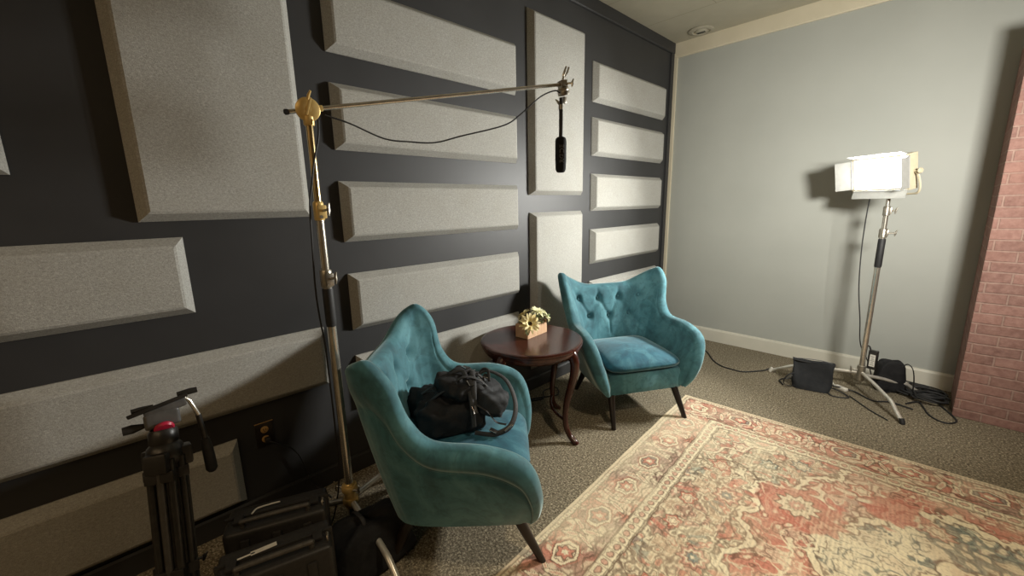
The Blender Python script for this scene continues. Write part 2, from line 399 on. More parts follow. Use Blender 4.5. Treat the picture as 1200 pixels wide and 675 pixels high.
def rug_colours(W, L, nx, ny):
    lin = lambda *c: np.array(srgb(*c)[:3])
    CREAM, CORAL, TEAL, BROWN, TAN, ROSE = lin(240, 229, 198), lin(205, 130, 112), lin(128, 146, 140), lin(104, 82, 68), lin(208, 184, 156), lin(208, 158, 140)
    u = np.linspace(0, W, nx)[:, None] * np.ones((1, ny)); v = np.ones((nx, 1)) * np.linspace(0, L, ny)[None, :]
    wob = lambda s, k, sd: (smooth_noise(nx, ny, W / s, L / s, sd) - .5) * k
    uw, vw = u + wob(.05, .012, 1) + wob(.016, .006, 3), v + wob(.05, .012, 2) + wob(.016, .006, 4)
    cu, cv = W / 2, L / 2
    U, Vv = np.abs(uw - cu), np.abs(vw - cv)                    # four-fold symmetric
    du, dv = np.minimum(uw, W - uw), np.minimum(vw, L - vw); d = np.minimum(du, dv)
    along = np.where(du < dv, vw, uw)                            # runs along the border
    C = np.zeros((nx, ny, 3))
    def put(mask, col, k=1.0):
        m_ = (np.clip(mask, 0, 1) * k)[..., None]; C[:] = C * (1 - m_) + col * m_
    step = lambda x, w=.0025: np.clip(.5 + x / w, 0, 1)
    line = lambda x, w=.0035: step(w - np.abs(x), .003)
    put(np.ones((nx, ny)), CREAM)
    # symmetric curl field for tendrils (a noise sampled on folded coordinates)
    def folded(s, seed, warp=0.0):
        r = np.random.RandomState(seed); n_ = 160; g = r.rand(n_, n_)
        x = U / s + warp * np.sin(Vv * 31); y = Vv / s + warp * np.sin(U * 27)
        x = np.clip(x, 0, n_ - 2.01); y = np.clip(y, 0, n_ - 2.01)
        xi, yi = x.astype(int), y.astype(int); fx, fy = x - xi, y - yi
        fx = fx * fx * (3 - 2 * fx); fy = fy * fy * (3 - 2 * fy)
        return (g[xi, yi] * (1 - fx) + g[xi + 1, yi] * fx) * (1 - fy) + (g[xi, yi + 1] * (1 - fx) + g[xi + 1, yi + 1] * fx) * fy
    f1, f2, f3, f4 = folded(.032, 21, .3), folded(.021, 22, .4), folded(.16, 23, .2), folded(.022, 24, .5)
    field = d > .335
    fm = field.astype(float)
    # ---- field: patches of colour with curling outlines
    put(fm * step(f3 - .66, .05) * step(f1 - .42, .02), ROSE, .7)
    put(fm * step(f1 - .70, .02), CORAL, .75)
    put(fm * step(.25 - f1, .02), TAN, .8)
    put(fm * step(.24 - f3, .04) * step(f2 - .5, .03), TEAL, .65)
    for t in (.38, .62): put(fm * step(.06 - np.abs(f1 - t), .035), BROWN, .66)
    put(fm * step(.06 - np.abs(f2 - .52), .04), BROWN, .45)
    put(fm * step(f4 - .80, .05), CREAM, .8); put(fm * step(.2 - f4, .05), BROWN, .4)
    # ---- great stepped medallion
    ang = np.arctan2(Vv, U + 1e-6)
    R = np.sqrt((U / .97) ** 2 + (Vv / 1.22) ** 2) * (1 + .05 * np.cos(ang * 8) + .035 * np.cos(ang * 20)) + (f2 - .5) * .04
    def zone(r0, r1, col, k=.9): put(step(r1 - R, .006) * step(R - r0, .006), col, k)
    zone(.62, .90, ROSE, .55)
    put(step(.90 - R, .006) * step(R - .62, .006) * step(f3 + .35 * f1 - .66, .14), CORAL, .6)
    for t in (.36, .64): put(step(.90 - R, .006) * step(R - .62, .006) * step(.04 - np.abs(f1 - t), .025), CREAM if t > .5 else BROWN, .7)
    put(step(.90 - R, .006) * step(R - .62, .006) * step(.035 - np.abs(f2 - .5), .025), BROWN, .45)
    put(step(.90 - R, .006) * step(R - .62, .006) * step(.22 - f1, .03), CREAM, .8)
    zone(0, .62, TEAL, .62)
    put(step(.62 - R, .006) * step(f3 + f1 - 1.05, .06), CREAM, .85)
    put(step(.62 - R, .006) * step(.32 - f1, .03), CREAM, .9)
    put(step(.60 - R, .006) * step(.04 - np.abs(f1 - .55), .03), lin(76, 88, 92), .7)
    put(step(.60 - R, .006) * step(.04 - np.abs(f2 - .4), .03), BROWN, .5)
    for r0 in (.90, .62, .34):
        put(line(R - r0, .016), CREAM); put(line(R - r0 - .02, .006), BROWN, .7); put(line(R - r0 + .02, .006), BROWN, .7)
    zone(0, .33, CORAL, .7); put(step(.33 - R, .006) * step(f1 - .5, .05), CREAM, .8); put(step(.33 - R, .01) * step(.05 - np.abs(f1 - .4), .03), BROWN, .6)
    put((R < .9) * line(np.abs(f3 - .5), .012), CREAM, .9)
    # ---- flowers: rosettes with petals, mirrored in the four quarters
    def rosette(x, y, rad, fill, eye, pet=8, k=.9):
        for sx in (0, 1):
            for sy in (0, 1):
                px, py = (x if not sx else W - x), (y if not sy else L - y)
                q = np.arctan2(vw - py, uw - px); rr = np.hypot(uw - px, vw - py) / rad * (1 + .16 * np.cos(q * pet))
                put(step(1 - rr, .05), fill, k); put(line(rr - 1, .07), BROWN, .75); put(step(.72 - rr, .05) * step(rr - .5, .05), CREAM, .9)
                put(line(rr - .5, .06), BROWN, .6); put(step(.42 - rr, .05), eye, .9); put(step(.16 - rr, .05), CREAM, .9)
    put(step(.17 - np.hypot(U - .69, Vv - .38) + (f1 - .5) * .10, .03), CORAL, .62)
    rosette(.83, .83, .075, CREAM, ROSE, 10)
    put(step(.12 - np.hypot(U - .36, Vv - .64) + (f1 - .5) * .1, .02), CORAL, .75)
    for (x, y, r_, fl, ey, p) in ((.50, .48, .05, ROSE, CREAM, 6), (.66, .56, .04, TEAL, CREAM, 6), (.47, .74, .045, CORAL, CREAM, 7),
                                  (.56, .98, .055, ROSE, TEAL, 8), (.42, 1.12, .04, CORAL, CREAM, 6), (.80, .46, .045, TEAL, CREAM, 8),
                                  (1.05, .50, .05, CORAL, CREAM, 6), (1.32, .62, .05, ROSE, CREAM, 8)):
        rosette(x, y, r_, fl, ey, p)
    # stems joining flowers
    for k_, (a0, b0, am, fr) in enumerate(((.52, .9, .07, 6.0), (.86, .5, .06, 7.0))):
        put(fm * (R > .9) * line(U - a0 - am * np.sin(Vv * fr * 2), .005), BROWN, .7)
        put(fm * (R > .9) * line(Vv - b0 - am * np.sin(U * fr * 2), .005), BROWN, .7)
    # corner brackets in the field
    cr = (W / 2 - .335 - U) + (L / 2 - .335 - Vv) * 1.0
    put(fm * line(cr - .34 - .03 * np.sin((U - Vv) * 26), .008), CREAM); put(fm * line(cr - .36 - .03 * np.sin((U - Vv) * 26), .004), BROWN, .8)
    # ---- main border
    bd = ((d > .04) & (d < .262)).astype(float)
    C[:] = np.where(bd[..., None] > 0, TAN * .25 + ROSE * .75, C)
    patch = smooth_noise(nx, ny, W / .22, L / .22, 8)
    put(bd * step(patch - .26, .16), CORAL, .68); put(bd * step(.34 - patch, .1), TEAL, .35)
    put(bd * step(f1 - .66, .03), CREAM, .75); put(bd * step(.26 - f2, .04), CREAM, .6)
    put(bd * step(.06 - np.abs(f1 - .5), .04), BROWN, .6); put(bd * step(.06 - np.abs(f2 - .55), .04), BROWN, .45)
    pitch = .275
    for du_, side in ((du, 0), (dv, 1)):
        al = vw if side == 0 else uw
        own = ((du < dv) if side == 0 else (du >= dv)) & (bd > 0)
        ph = ((al - .28) / pitch) % 1.0 - .5; idx = np.floor((al - .28) / pitch)
        x = ph * pitch; y = du_ - .150
        hexd = np.maximum(np.abs(y) * 1.15 + np.abs(x) * .55, np.abs(x)) / .060
        o_ = own.astype(float)
        alt = (idx % 2 == 0)
        put(o_ * step(1.28 - hexd, .05), CORAL, .8 * 1.0)
        put(o_ * alt * step(1 - hexd, .05), TEAL, .7); put(o_ * ~alt * step(1 - hexd, .05), CREAM, .9)
        put(o_ * line(hexd - 1, .09), CREAM); put(o_ * line(hexd - 1.16, .05), BROWN, .85); put(o_ * line(hexd - .82, .04), BROWN, .8)
        rr = np.hypot(x, y) / .034 * (1 + .2 * np.cos(np.arctan2(y, x) * 6))
        put(o_ * step(1 - rr, .1), CORAL, .9); put(o_ * line(rr - 1, .12), BROWN, .8); put(o_ * step(.42 - rr, .1), CREAM)
        # vine with slanted leaves between the hexagons
        x2 = np.abs(ph) * pitch
        for sg in (-1, 1):
            leaf = np.hypot((x2 - .118 + sg * y * .35) / .013, (y - sg * .030) / .050)
            put(o_ * step(1 - leaf, .1), CREAM, .9); put(o_ * line(leaf - 1, .13), BROWN, .85); put(o_ * step(.5 - leaf, .1), ROSE, .8)
        vine = np.abs(y) - .085 - .012 * np.sin(x * 60)
        put(o_ * line(vine, .0045), BROWN, .75)
    # ---- guard bands
    for a0, b0, base in ((.022, .046, CREAM), (.262, .335, CREAM)):
        m_ = ((d > a0) & (d < b0)); C[:] = np.where(m_[..., None], base, C)
        w_ = b0 - a0; mid = (a0 + b0) / 2; p = .034 if w_ < .04 else .050
        ph = (along / p) % 1.0 - .5
        rr = np.hypot(ph * p / (w_ * .22), (d - mid) / (w_ * .19))
        put(m_ * step(1 - rr, .15), ROSE, .8); put(m_ * line(rr - 1, .2), BROWN, .7)
        put(m_ * line(np.abs(d - mid) - w_ * .40, .0022), BROWN, .75)
        put(m_ * line(np.abs(ph) * p - p * .5, .003), BROWN, .5)
    for e in (.046, .262, .335): put(line(d - e, .0035), BROWN, .9)
    put((d < .022).astype(float), lin(222, 206, 176)); put(line(d - .022, .002), BROWN, .5)
    # ---- worn pile: threads showing along the weave, faded patches
    wear = smooth_noise(nx, ny, W / .5, L / .5, 31) * .6 + smooth_noise(nx, ny, W / .12, L / .12, 32) * .4
    put(np.clip((wear - .42) * 2.6, 0, .5), CREAM * .97 + CORAL * .03)
    put(np.clip((.42 - wear) * 2.4, 0, .30), TAN)
    rib = .5 + .5 * np.sin(u * 2 * PI / .0170)
    C *= (1 - .22 * rib * np.clip(smooth_noise(nx, ny, W / .3, L / .3, 33) * 1.6 - .2, 0, 1))[..., None]
    sp_ = rng.rand(nx, ny); C *= (1 - .22 * (sp_ < .12))[..., None]
    return np.clip(C, 0, 1)

def build_rug():
    W, L, st = 3.05, 2.44, .0042
    nx, ny = int(W / st), int(L / st)
    X = np.linspace(0, W, nx)[:, None] * np.ones((1, ny)); Y = np.ones((nx, 1)) * np.linspace(0, L, ny)[None, :]
    edge = np.minimum(np.minimum(X, W - X), np.minimum(Y, L - Y))
    Z = np.where(edge < .001, .0004, .0065)
    wav = (smooth_noise(nx, ny, 24, 20, 77) - .5) * .004 * np.exp(-edge / .03)
    o = V((.9199, -1.426)); e2 = V((.9989, .047)); e1 = V((.0637, -.998))
    PX = e2.x * (X + wav) + e1.x * (Y + wav); PY = e2.y * (X + wav) + e1.y * (Y + wav)
    co_ = np.stack([PX, PY, Z], -1).reshape(-1, 3).astype(np.float32)
    me = bpy.data.meshes.new('area_rug'); me.vertices.add(nx * ny); me.vertices.foreach_set('co', co_.ravel())
    i, j = np.meshgrid(np.arange(nx - 1), np.arange(ny - 1), indexing='ij')
    a = (i * ny + j).ravel(); q = np.stack([a, a + 1, a + ny + 1, a + ny], -1)
    nf = len(q); me.loops.add(nf * 4); me.polygons.add(nf)
    me.loops.foreach_set('vertex_index', q.ravel().astype(np.int32)); me.polygons.foreach_set('loop_start', np.arange(0, nf * 4, 4, dtype=np.int32))
    me.update(calc_edges=True)
    me.polygons.foreach_set('use_smooth', np.ones(nf, dtype=bool))
    ca = me.color_attributes.new('weave', 'FLOAT_COLOR', 'POINT')
    C = rug_colours(W, L, nx, ny); rgba = np.concatenate([C, np.ones((nx, ny, 1))], -1).astype(np.float32)
    ca.data.foreach_set('color', rgba.ravel()); me.materials.append(M_RUG)
    ob = bpy.data.objects.new('area_rug', me); COL.objects.link(ob); ob.location = (o.x, o.y, .0)
    tag(ob, 'faded coral and cream oriental rug with floral medallion on the carpet', 'rug')
build_rug()

# ------------------------------------------------------------------ armchairs
def lerp_keys(keys, t):
    """catmull-rom through rows of numbers, t in 0..len-1"""
    n_ = len(keys); i = min(int(t), n_ - 2); f = t - i
    a, b_, c, d = keys[max(i - 1, 0)], keys[i], keys[i + 1], keys[min(i + 2, n_ - 1)]
    return .5 * ((2 * b_) + (c - a) * f + (2 * a - 5 * b_ + 4 * c - d) * f * f + (-a + 3 * b_ - 3 * c + d) * f ** 3)

# rows: bottom B, outer bulge M, ridge T, thickness, up vector, out vector, inner mid I, inner bottom J
CK = np.array([
 [0.00, -.25, .215,  0.00, -.315, .50,  0.00, -.330, .800, .072,  0, -.25, 1.0,   0.0, -1, 0,    0.00, -.240, .52,  0.00, -.20, .34],
 [.135, -.25, .215,  .15, -.31, .50,   .17, -.325, .808, .070,   0, -.25, 1.0,   .05, -1, 0,    .12, -.235, .52,  .11, -.20, .34],
 [.225, -.23, .215,  .26, -.29, .50,   .305, -.310, .868, .064,   0, -.20, 1.0,   .35, -.95, 0,  .21, -.215, .52,  .19, -.185, .34],
 [.262, -.20, .213,  .308, -.250, .49,  .372, -.280, .908, .060,  .08, -.05, 1.0,  .70, -.70, .0, .24, -.190, .52,  .21, -.16, .34],
 [.275, -.175, .210, .332, -.220, .48,  .402, -.235, .922, .058,  .15, .30, 1.0,  .92, -.38, .0, .256, -.165, .50,  .226, -.135, .34],
 [.282, -.15, .207,  .345, -.190, .46,  .403, -.178, .845, .066,  .10, .92, .45,  1, -.12, 0,    .262, -.145, .48,  .232, -.11, .34],
 [.286, -.10, .203,  .352, -.130, .43,  .375, -.138, .690, .080,  .00, .82, .62,  1, .0, 0,      .265, -.09, .45,  .24, -.06, .34],
 [.288, -.01, .200,  .362, -.030, .40,  .372, -.045, .590, .088,  .0, .25, 1.0,  1, .0, .0,      .27, -.01, .44,    .243, .0, .34],
 [.288,  .14, .200,  .378, .15, .39,   .390, .150, .572, .092,   .0, .12, .99,  1, .0, .0,      .28, .14, .43,    .245, .14, .33],
 [.287,  .225, .200, .378, .250, .35,  .394, .275, .520, .092,   .0, .80, .62,  1, .0, -.1,     .29, .235, .40,    .247, .22, .31],
 [.285,  .265, .200, .348, .290, .30,  .362, .322, .395, .084,   .0, 1.0, .15,  .97, .0, -.2,  .27, .27, .33,    .25, .245, .27],
 [.282,  .280, .200, .310, .305, .24,  .318, .325, .285, .066,   .0, 1.0, -.1,  .97, .0, -.2,  .255, .285, .26,  .25, .27, .23],
 [.278,  .285, .200, .285, .305, .205, .285, .312, .215, .030,   .0, .9, -.5,   .97, .0, -.1,   .26, .29, .21,    .262, .285, .205],
])
BUTTONS = [(-.255, .735), (-.085, .725), (.085, .725), (.255, .735), (-.17, .595), (0, .585), (.17, .595)]
PULLS = [((-.255, .735), (-.17, .595)), ((-.085, .725), (-.17, .595)), ((-.085, .725), (0, .585)), ((.085, .725), (0, .585)), ((.085, .725), (.17, .595)),
         ((.255, .735), (.17, .595)), ((-.255, .735), (-.34, .86)), ((-.085, .725), (-.09, .86)), ((.085, .725), (.09, .86)), ((.255, .735), (.34, .86)),
         ((-.17, .595), (-.25, .50)), ((0, .585), (0, .46)), ((.17, .595), (.25, .50))]
def seg_d(x, z, a, b_):
    ax, az = a; bx, bz = b_; dx, dz = bx - ax, bz - az; t = max(0, min(1, ((x - ax) * dx + (z - az) * dz) / (dx * dx + dz * dz)))
    return math.hypot(x - ax - dx * t, z - az - dz * t)
def chair_section(t, sgn):
    k = lerp_keys(CK, t); B, M_, T = V(k[0:3]), V(k[3:6]), V(k[6:9]); th = k[9]
    upv = V(k[10:13]).normalized(); out = V(k[13:16]).normalized(); I, J = V(k[16:19]), V(k[19:22])
    h = th * .5; ro = T + out * h; ri = T - out * h
    row = []
    C1 = M_ * 2 - (B + ro) * .5
    inw = -out
    for i in range(40):
        s_ = i / 40; gq = .010 * math.exp(-((i - 33) / 1.5) ** 2) * max(0.0, min(1.0, (t - 2.0))) - .004 * math.exp(-((i - 37) / 2.0) ** 2)
        row.append(B * (1 - s_) ** 2 + C1 * 2 * s_ * (1 - s_) + ro * s_ * s_ + inw * gq)
    for i in range(13):
        q = PI * i / 12; row.append(T + out * math.cos(q) * h + upv * math.sin(q) * h * .85)
    C2 = I * 2 - (ri + J) * .5
    for i in range(1, 37):
        s_ = i / 36; row.append(ri * (1 - s_) ** 2 + C2 * 2 * s_ * (1 - s_) + J * s_ * s_)
    if sgn < 0: row = [V((-p.x, p.y, p.z)) for p in row]
    return row

def make_chair(loc, rz, label, group):
    root = thing('wingback_armchair', label, 'armchair', loc, rz, group)
    ts = []
    for i in range(len(CK) - 1): ts += [i + k / (20 if i < 6 else 10) for k in range(20 if i < 6 else 10)]
    ts.append(len(CK) - 1)
    rows = [chair_section(t, -1) for t in reversed(ts)] + [chair_section(t, 1) for t in ts[1:]]
    nI = 40 + 13
    for r in rows:
        for j in range(nI - 4, len(r)):
            p = r[j]
            if p.z < .40 or p.y > .0: continue
            w = min(1.0, (j - nI + 4) / 6.0) * max(0, min(1, (-.02 - p.y) / .08))
            pull = 0.0
            for (bx, bz) in BUTTONS:
                pull += .036 * math.exp(-((p.x - bx) ** 2 + (p.z - bz) ** 2) / .0006)
            dm = min(seg_d(p.x, p.z, a, b_) for a, b_ in PULLS)
            pull += .0080 * math.exp(-(dm / .011) ** 2)
            r[j] = p + V((0, -1, -.05)) * (pull - .010) * w
    shell = MB().grid(rows)
    # close both arm ends and the underside seam
    shell.build('upholstered_shell', M_VELVET, root, smooth=70)
    # seat base filling the U
    def outline(z, inset, ycut=0):
        pts = []
        for t in reversed(ts[::3]):
            k = lerp_keys(CK, t); pts.append((-(k[0] - inset), k[1] + inset * (.9 if k[1] < 0 else 0)))
        for t in ts[::3][1:]:
            k = lerp_keys(CK, t); pts.append((k[0] - inset, k[1] + inset * (.9 if k[1] < 0 else 0)))
        return pts
    mb = MB(); P = []
    for z, ins in ((.200, .03), (.197, .012), (.203, .004), (.23, .004), (.30, .010), (.335, .020), (.338, .05)):
        P.append([(x, y, z) for x, y in outline(z, ins)])
    n_ = len(P[0]); mb.add([p for r in P for p in r], [(i * n_ + j, i * n_ + (j + 1) % n_, (i + 1) * n_ + (j + 1) % n_, (i + 1) * n_ + j) for i in range(len(P) - 1) for j in range(n_)]
                           + [tuple(range(n_))[::-1], tuple((len(P) - 1) * n_ + j for j in range(n_))])
    mb.build('seat_base', M_VELVET, root, smooth=50)
    # cushion: domed soft block
    Pg = []; nu, nv = 44, 30
    for i in range(nu):
        row = []
        a = 2 * PI * i / nu
        for j in range(nv + 1):
            e = -PI / 2 + PI * j / nv
            ce, se = math.cos(e), math.sin(e)
            sg = lambda q, p_: math.copysign(abs(q) ** p_, q)
            x = sg(math.cos(a), .32) * sg(ce, .42); y = sg(math.sin(a), .32) * sg(ce, .42); z = sg(se, .75)
            yy = .055 + y * .262; wx = .262 + .014 * y
            dome = .022 * (1 - x * x) * (1 - y * y * .8) if z > 0 else 0
            zz = .388 + z * .052 + dome + (.004 * math.sin(x * 3 + y * 2) if z > 0 else 0) - (.012 * max(0, y) ** 2 if z > 0 else 0)
            row.append((x * wx, yy + (.008 * (1 - abs(z)) if y > .5 else 0), zz))
        Pg.append(row)
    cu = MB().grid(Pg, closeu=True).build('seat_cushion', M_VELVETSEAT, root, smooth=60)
    # welt piping round the side faces
    for sg_ in (-1, 1):
        pts = []
        for i in range(0, 71):
            t = 2.6 + (11.6 - 2.6) * i / 70; k = chair_section(t, sg_)
            pts.append(k[33] + (k[33] - k[56]).normalized() * -.001)
        MB().tube(pts, .0030, 8).build('piping', M_VELVET, root)
    # buttons
    for (bx, bz) in BUTTONS:
        best = min((p for r in rows for p in r[nI:]), key=lambda p: (p.x - bx) ** 2 + (p.z - bz) ** 2 + (0 if p.y < -.05 else 9))
        MB().lathe([(.0, -.004), (.009, -.003), (.0115, .002), (.010, .006), (.006, .009), (.0, .0100)], 16, best + V((0, .009, 0)), rotm('X', -90)).build('button', M_VELVET, root)
    # legs
    for sx, yt, yb in ((1, .235, .375), (-1, .235, .375), (1, -.17, -.265), (-1, -.17, -.265)):
        a, b_ = V((sx * .225, yt, .215)), V((sx * .262, yb, .0)) 
        if yt > 0: a = V((sx * .235, .255, .21)); b_ = V((sx * .265, .365, .0))
        MB().tube([a, a.lerp(b_, .5), b_], [.024, .020, .0145], 16).build('leg', M_EBONY, root)
    return root
def yaw(fx, fy): return math.atan2(fy, fx) - PI / 2
C1POS, C1YAW = (.700, -3.390, 0), .817 - PI / 2
C2POS, C2YAW = (.617, -1.815, 0), -.525 - PI / 2
ch = make_chair(C2POS, C2YAW, 'empty teal velvet wingback armchair between side table and room corner', 'teal wingback armchairs')
dup(ch, C1POS, C1YAW, 'teal velvet wingback armchair with a black backpack on its seat', 'teal wingback armchairs')

# ------------------------------------------------------------------ side table
TZ = .62
tb = thing('side_table', 'round dark mahogany side table with curved legs between two armchairs', 'table', (.40, -2.575, 0), 0)
MB().lathe([(.0, .590), (.27, .590), (.312, .592), (.320, .600), (.321, .610), (.318, .617), (.310, .620), (.302, .6195), (.0, .6195)], 96).build('tabletop', M_MAHOG, tb, smooth=30)
MB().lathe([(.255, .594), (.312, .594), (.313, .582), (.303, .562), (.290, .548), (.270, .545), (.250, .548)], 96).build('apron', M_MAHOG, tb, smooth=40)
base_a = math.atan2(-2.528 + 2.575, .717 - .40)
for k in range(4):
    a = base_a + k * PI / 2; d_ = V((math.cos(a), math.sin(a), 0)); z_ = V((0, 0, 1))
    cur = crom([d_ * .270 + z_ * .592, d_ * .300 + z_ * .555, d_ * .312 + z_ * .50, d_ * .298 + z_ * .41, d_ * .268 + z_ * .30, d_ * .250 + z_ * .20, d_ * .252 + z_ * .11, d_ * .278 + z_ * .045, d_ * .318 + z_ * .012, d_ * .325 + z_ * .0], 5)
    N = len(cur); rs = []
    for i in range(N):
        f = i / (N - 1); rs.append(.034 - .017 * min(1, f / .55) + (.006 * max(0, (f - .8) / .2)))
    MB().tube(cur, rs, 14).build('leg', M_MAHOG, tb)
for k in (0, 2):
    a0, a1 = base_a + k * PI / 2, base_a + (k + 1) * PI / 2
    p0, p1 = V((math.cos(a0), math.sin(a0), 0)) * .252, V((math.cos(a1), math.sin(a1), 0)) * .252
    m_ = (p0 + p1) * .25
    cur = [(p0 * (1 - t) ** 2 + m_ * 2 * t * (1 - t) + p1 * t * t) + V((0, 0, .135)) for t in [i / 16 for i in range(17)]]
    MB().tube(cur, .0095, 10).build('stretcher', M_MAHOG, tb)

# ------------------------------------------------------------------ flowers in a wooden box
fl = thing('flower_arrangement', 'small pine box of cream sunflowers and pale leaves on the side table', 'flowers', (.345, -2.515, TZ), math.radians(5))
mb = MB()
for (w, d_, x, y) in ((.006, .20, .047, 0), (.006, .20, -.047, 0)): mb.box((w, d_, .085), (x, y, .0425), .001)
for y in (-.097, .097): mb.box((.088, .006, .085), (0, y, .0425), .001)
mb.box((.09, .19, .006), (0, 0, .004))
mb.build('planter_box', M_PINE, fl, smooth=0)
MB().box((.086, .187, .05), (0, 0, .045), .006).build('floral_foam', M_SEED, fl)
def petal_mesh(mb, M, L_, W_, curl, tip=.15):
    P = []
    for i in range(7):
        t = i / 6; w = W_ * (math.sin(PI * min(1, t * .86 + .10)) ** .8) * (1 if t < .99 else tip)
        z = curl * t * t + .1 * L_ * math.sin(t * PI)
        P.append([M @ V((L_ * t, -w / 2, z + .12 * w)), M @ V((L_ * t, 0, z)), M @ V((L_ * t, w / 2, z + .12 * w))])
    mb.grid(P)
def blossom(pos, dirv, R_, npet, pm, name='sunflower', eye=.32):
    A = Matrix.Translation(V(pos)) @ align(dirv, random.random())
    mb = MB()
    for ring, (n_, sc_, tilt) in enumerate(((npet, 1, -.05), (npet, .85, .25), (max(6, npet - 6), .42, .45))):
        for k in range(n_):
            M = A @ Matrix.Rotation(2 * PI * (k + ring * .5) / n_ + random.uniform(-.08, .08), 4, 'Z') @ Matrix.Translation((R_ * eye * .6, 0, .002 * ring)) @ Matrix.Rotation(-tilt + random.uniform(-.14, .14), 4, 'Y')
            petal_mesh(mb, M, R_ * sc_ * random.uniform(.68, .86), R_ * .22, random.uniform(-.10, .14) * R_)
    fo = mb.build('petals', pm, fl, smooth=60)
    e = MB(); e.lathe([(0, -.006), (R_ * eye, -.004), (R_ * eye * 1.05, .006), (R_ * eye * .7, .013), (R_ * eye * .35, .012), (0, .010)], 20, (0, 0, 0)).build('flower_eye', M_SEED, fo)
    e.matrix_local = A
    return fo
blossom((.055, -.085, .100), (.75, -.42, .50), .078, 16, M_PETAL)
blossom((.030, .030, .148), (.35, .15, .9), .060, 14, M_PETAL2)
blossom((.050, .085, .112), (.7, .55, .5), .054, 14, M_PETAL2)
blossom((-.040, -.030, .130), (-.6, -.3, .75), .058, 13, M_PETAL)
lv = [MB(), MB()]
for i in range(54):
    x, y = random.uniform(-.05, .06), random.uniform(-.10, .10)
    A = Matrix.Translation(V((x, y, random.uniform(.075, .115)))) @ align((random.uniform(-.6, 1.0), random.uniform(-.8, .8), random.uniform(-.1, .9)), random.random() * 6) @ Matrix.Rotation(-PI / 2, 4, 'Y')
    petal_mesh(lv[i % 2], A, random.uniform(.030, .050), random.uniform(.014, .024), random.uniform(-.014, .01))
A = Matrix.Translation(V((.052, -.115, .085))) @ Matrix.Rotation(-.6, 4, 'Z') @ Matrix.Rotation(1.15, 4, 'Y')
petal_mesh(lv[0], A, .055, .03, .005)
lv[0].build('leaves', M_LEAF, fl, smooth=60); lv[1].build('pale_leaves', M_LEAF2, fl, smooth=60)
st = MB()
for (a, b_) in (((.02, -.05, .05), (.055, -.085, .098)), ((.01, .02, .05), (.03, .03, .145)), ((.01, .06, .05), (.05, .085, .11)), ((-.01, -.01, .05), (-.04, -.03, .128))):
    st.tube([a, (V(a) + V(b_)) / 2 + V((0, 0, .01)), b_], .0025, 6)
st.build('stems', M_LEAF, fl)

# ------------------------------------------------------------------ light stands
def wing_knob(mb, p, dirv, L_=.03, r=.006, head=.016):
    p, d_ = V(p), V(dirv).normalized()
    mb.tube([p, p + d_ * L_], r, 10)
    q = p + d_ * L_; side = d_.cross(V((0, 0, 1))); side = side.normalized() if side.length > .1 else V((1, 0, 0))
    upn = side.cross(d_)
    mb.tube([q - upn * head * 1.5, q - upn * head * .3 + d_ * .004, q + upn * head * .3 + d_ * .004, q + upn * head * 1.5 + d_ * .012], [.003, .006, .006, .0035], 8)
def stand_leg(root, ang, hz, reach, m=M_STEELLEG, foot=M_BLACKRUB):
    d_ = V((math.cos(ang), math.sin(ang), 0)); z_ = V((0, 0, 1))
    cur = crom([d_ * .02 + z_ * hz, d_ * reach * .35 + z_ * (hz - .02), d_ * reach * .62 + z_ * (hz - .045), d_ * reach * .74 + z_ * (hz * .62), d_ * reach * .87 + z_ * (hz * .34), d_ * reach + z_ * .012], 6)
    l_ = MB().tube(cur, .0125, 14).build('leg', m, root)
    e = d_ * reach + z_ * .012
    MB().tube([e - (d_ * -.012 + z_ * -.03) * -1 * .0 + z_ * .022 - d_ * .012, e, e - z_ * .011 + d_ * .004], [.0145, .015, .0135], 14).build('rubber_foot', foot, l_)
    return l_
CG = V((.455, -3.80, 0))
bs = thing('boom_stand', 'tall shiny steel boom stand with yellow knuckle beside dark wall', 'light stand', CG)
mb = MB()
mb.lathe([(.018, .155), (.024, .16), (.024, .27), (.020, .275), (.0, .275)], 20)
mb.lathe([(.03, .175), (.033, .18), (.033, .20), (.03, .205)], 20); mb.lathe([(.03, .235), (.033, .24), (.033, .26), (.03, .265)], 20)
mb.build('base_collar', M_BRASS, bs)
for p_, d__ in (((.025, .0, .25), (.8, .45, .1)), ((-.02, -.02, .25), (-.7, -.6, .1))):
    mb = MB(); wing_knob(mb, p_, d__); mb.build('knob', M_CHROME, bs)
MB().tube([(0, 0, .10), (0, 0, 1.175)], .0175, 24).build('column', M_CHROME, bs)
MB().tube([(0, 0, .985), (0, 0, 1.0), (0, 0, 1.135), (0, 0, 1.14)], [.0185, .0205, .0205, .0195], 24).build('grip_sleeve', M_BLACKRUB, bs)
MB().tube([(0, 0, 1.16), (0, 0, 1.43)], .0150, 24).build('riser', M_CHROME, bs)
MB().tube([(0, 0, 1.42), (0, 0, 1.79)], .0125, 24).build('riser', M_WARMREFL, bs)
for z, r in ((1.18, .022), (1.44, .019)):
    c_ = MB(); c_.lathe([(r * .9, z - .036), (r, z - .033), (r, z + .028), (r * .85, z + .034), (.012, z + .036)], 20)
    c_.box((.024, .03, .05), (.018, .004, z - .004), .004); cc = c_.build('collar', M_PEWTER if z < 1.3 else M_BRASS, bs)
    k_ = MB(); wing_knob(k_, (.028, .006, z), (.9, .35, .15), .024, .005, .015)
    k_.lathe([(.0, 0), (.006, 0), (.006, .004), (0, .004)], 12, (.031, -.004, z - .022), rotm('Y', 90)); k_.build('wing_knob', M_PEWTER, cc)
K = V((0, 0, 1.80)); E_ = V((.735, -2.69, 2.018)) - CG; bd_ = (E_ - K).normalized()
axk = V((.82, -.46, -.12)).normalized(); axk = (axk - bd_ * axk.dot(bd_)).normalized()
A = Matrix.Translation(K) @ align(axk)
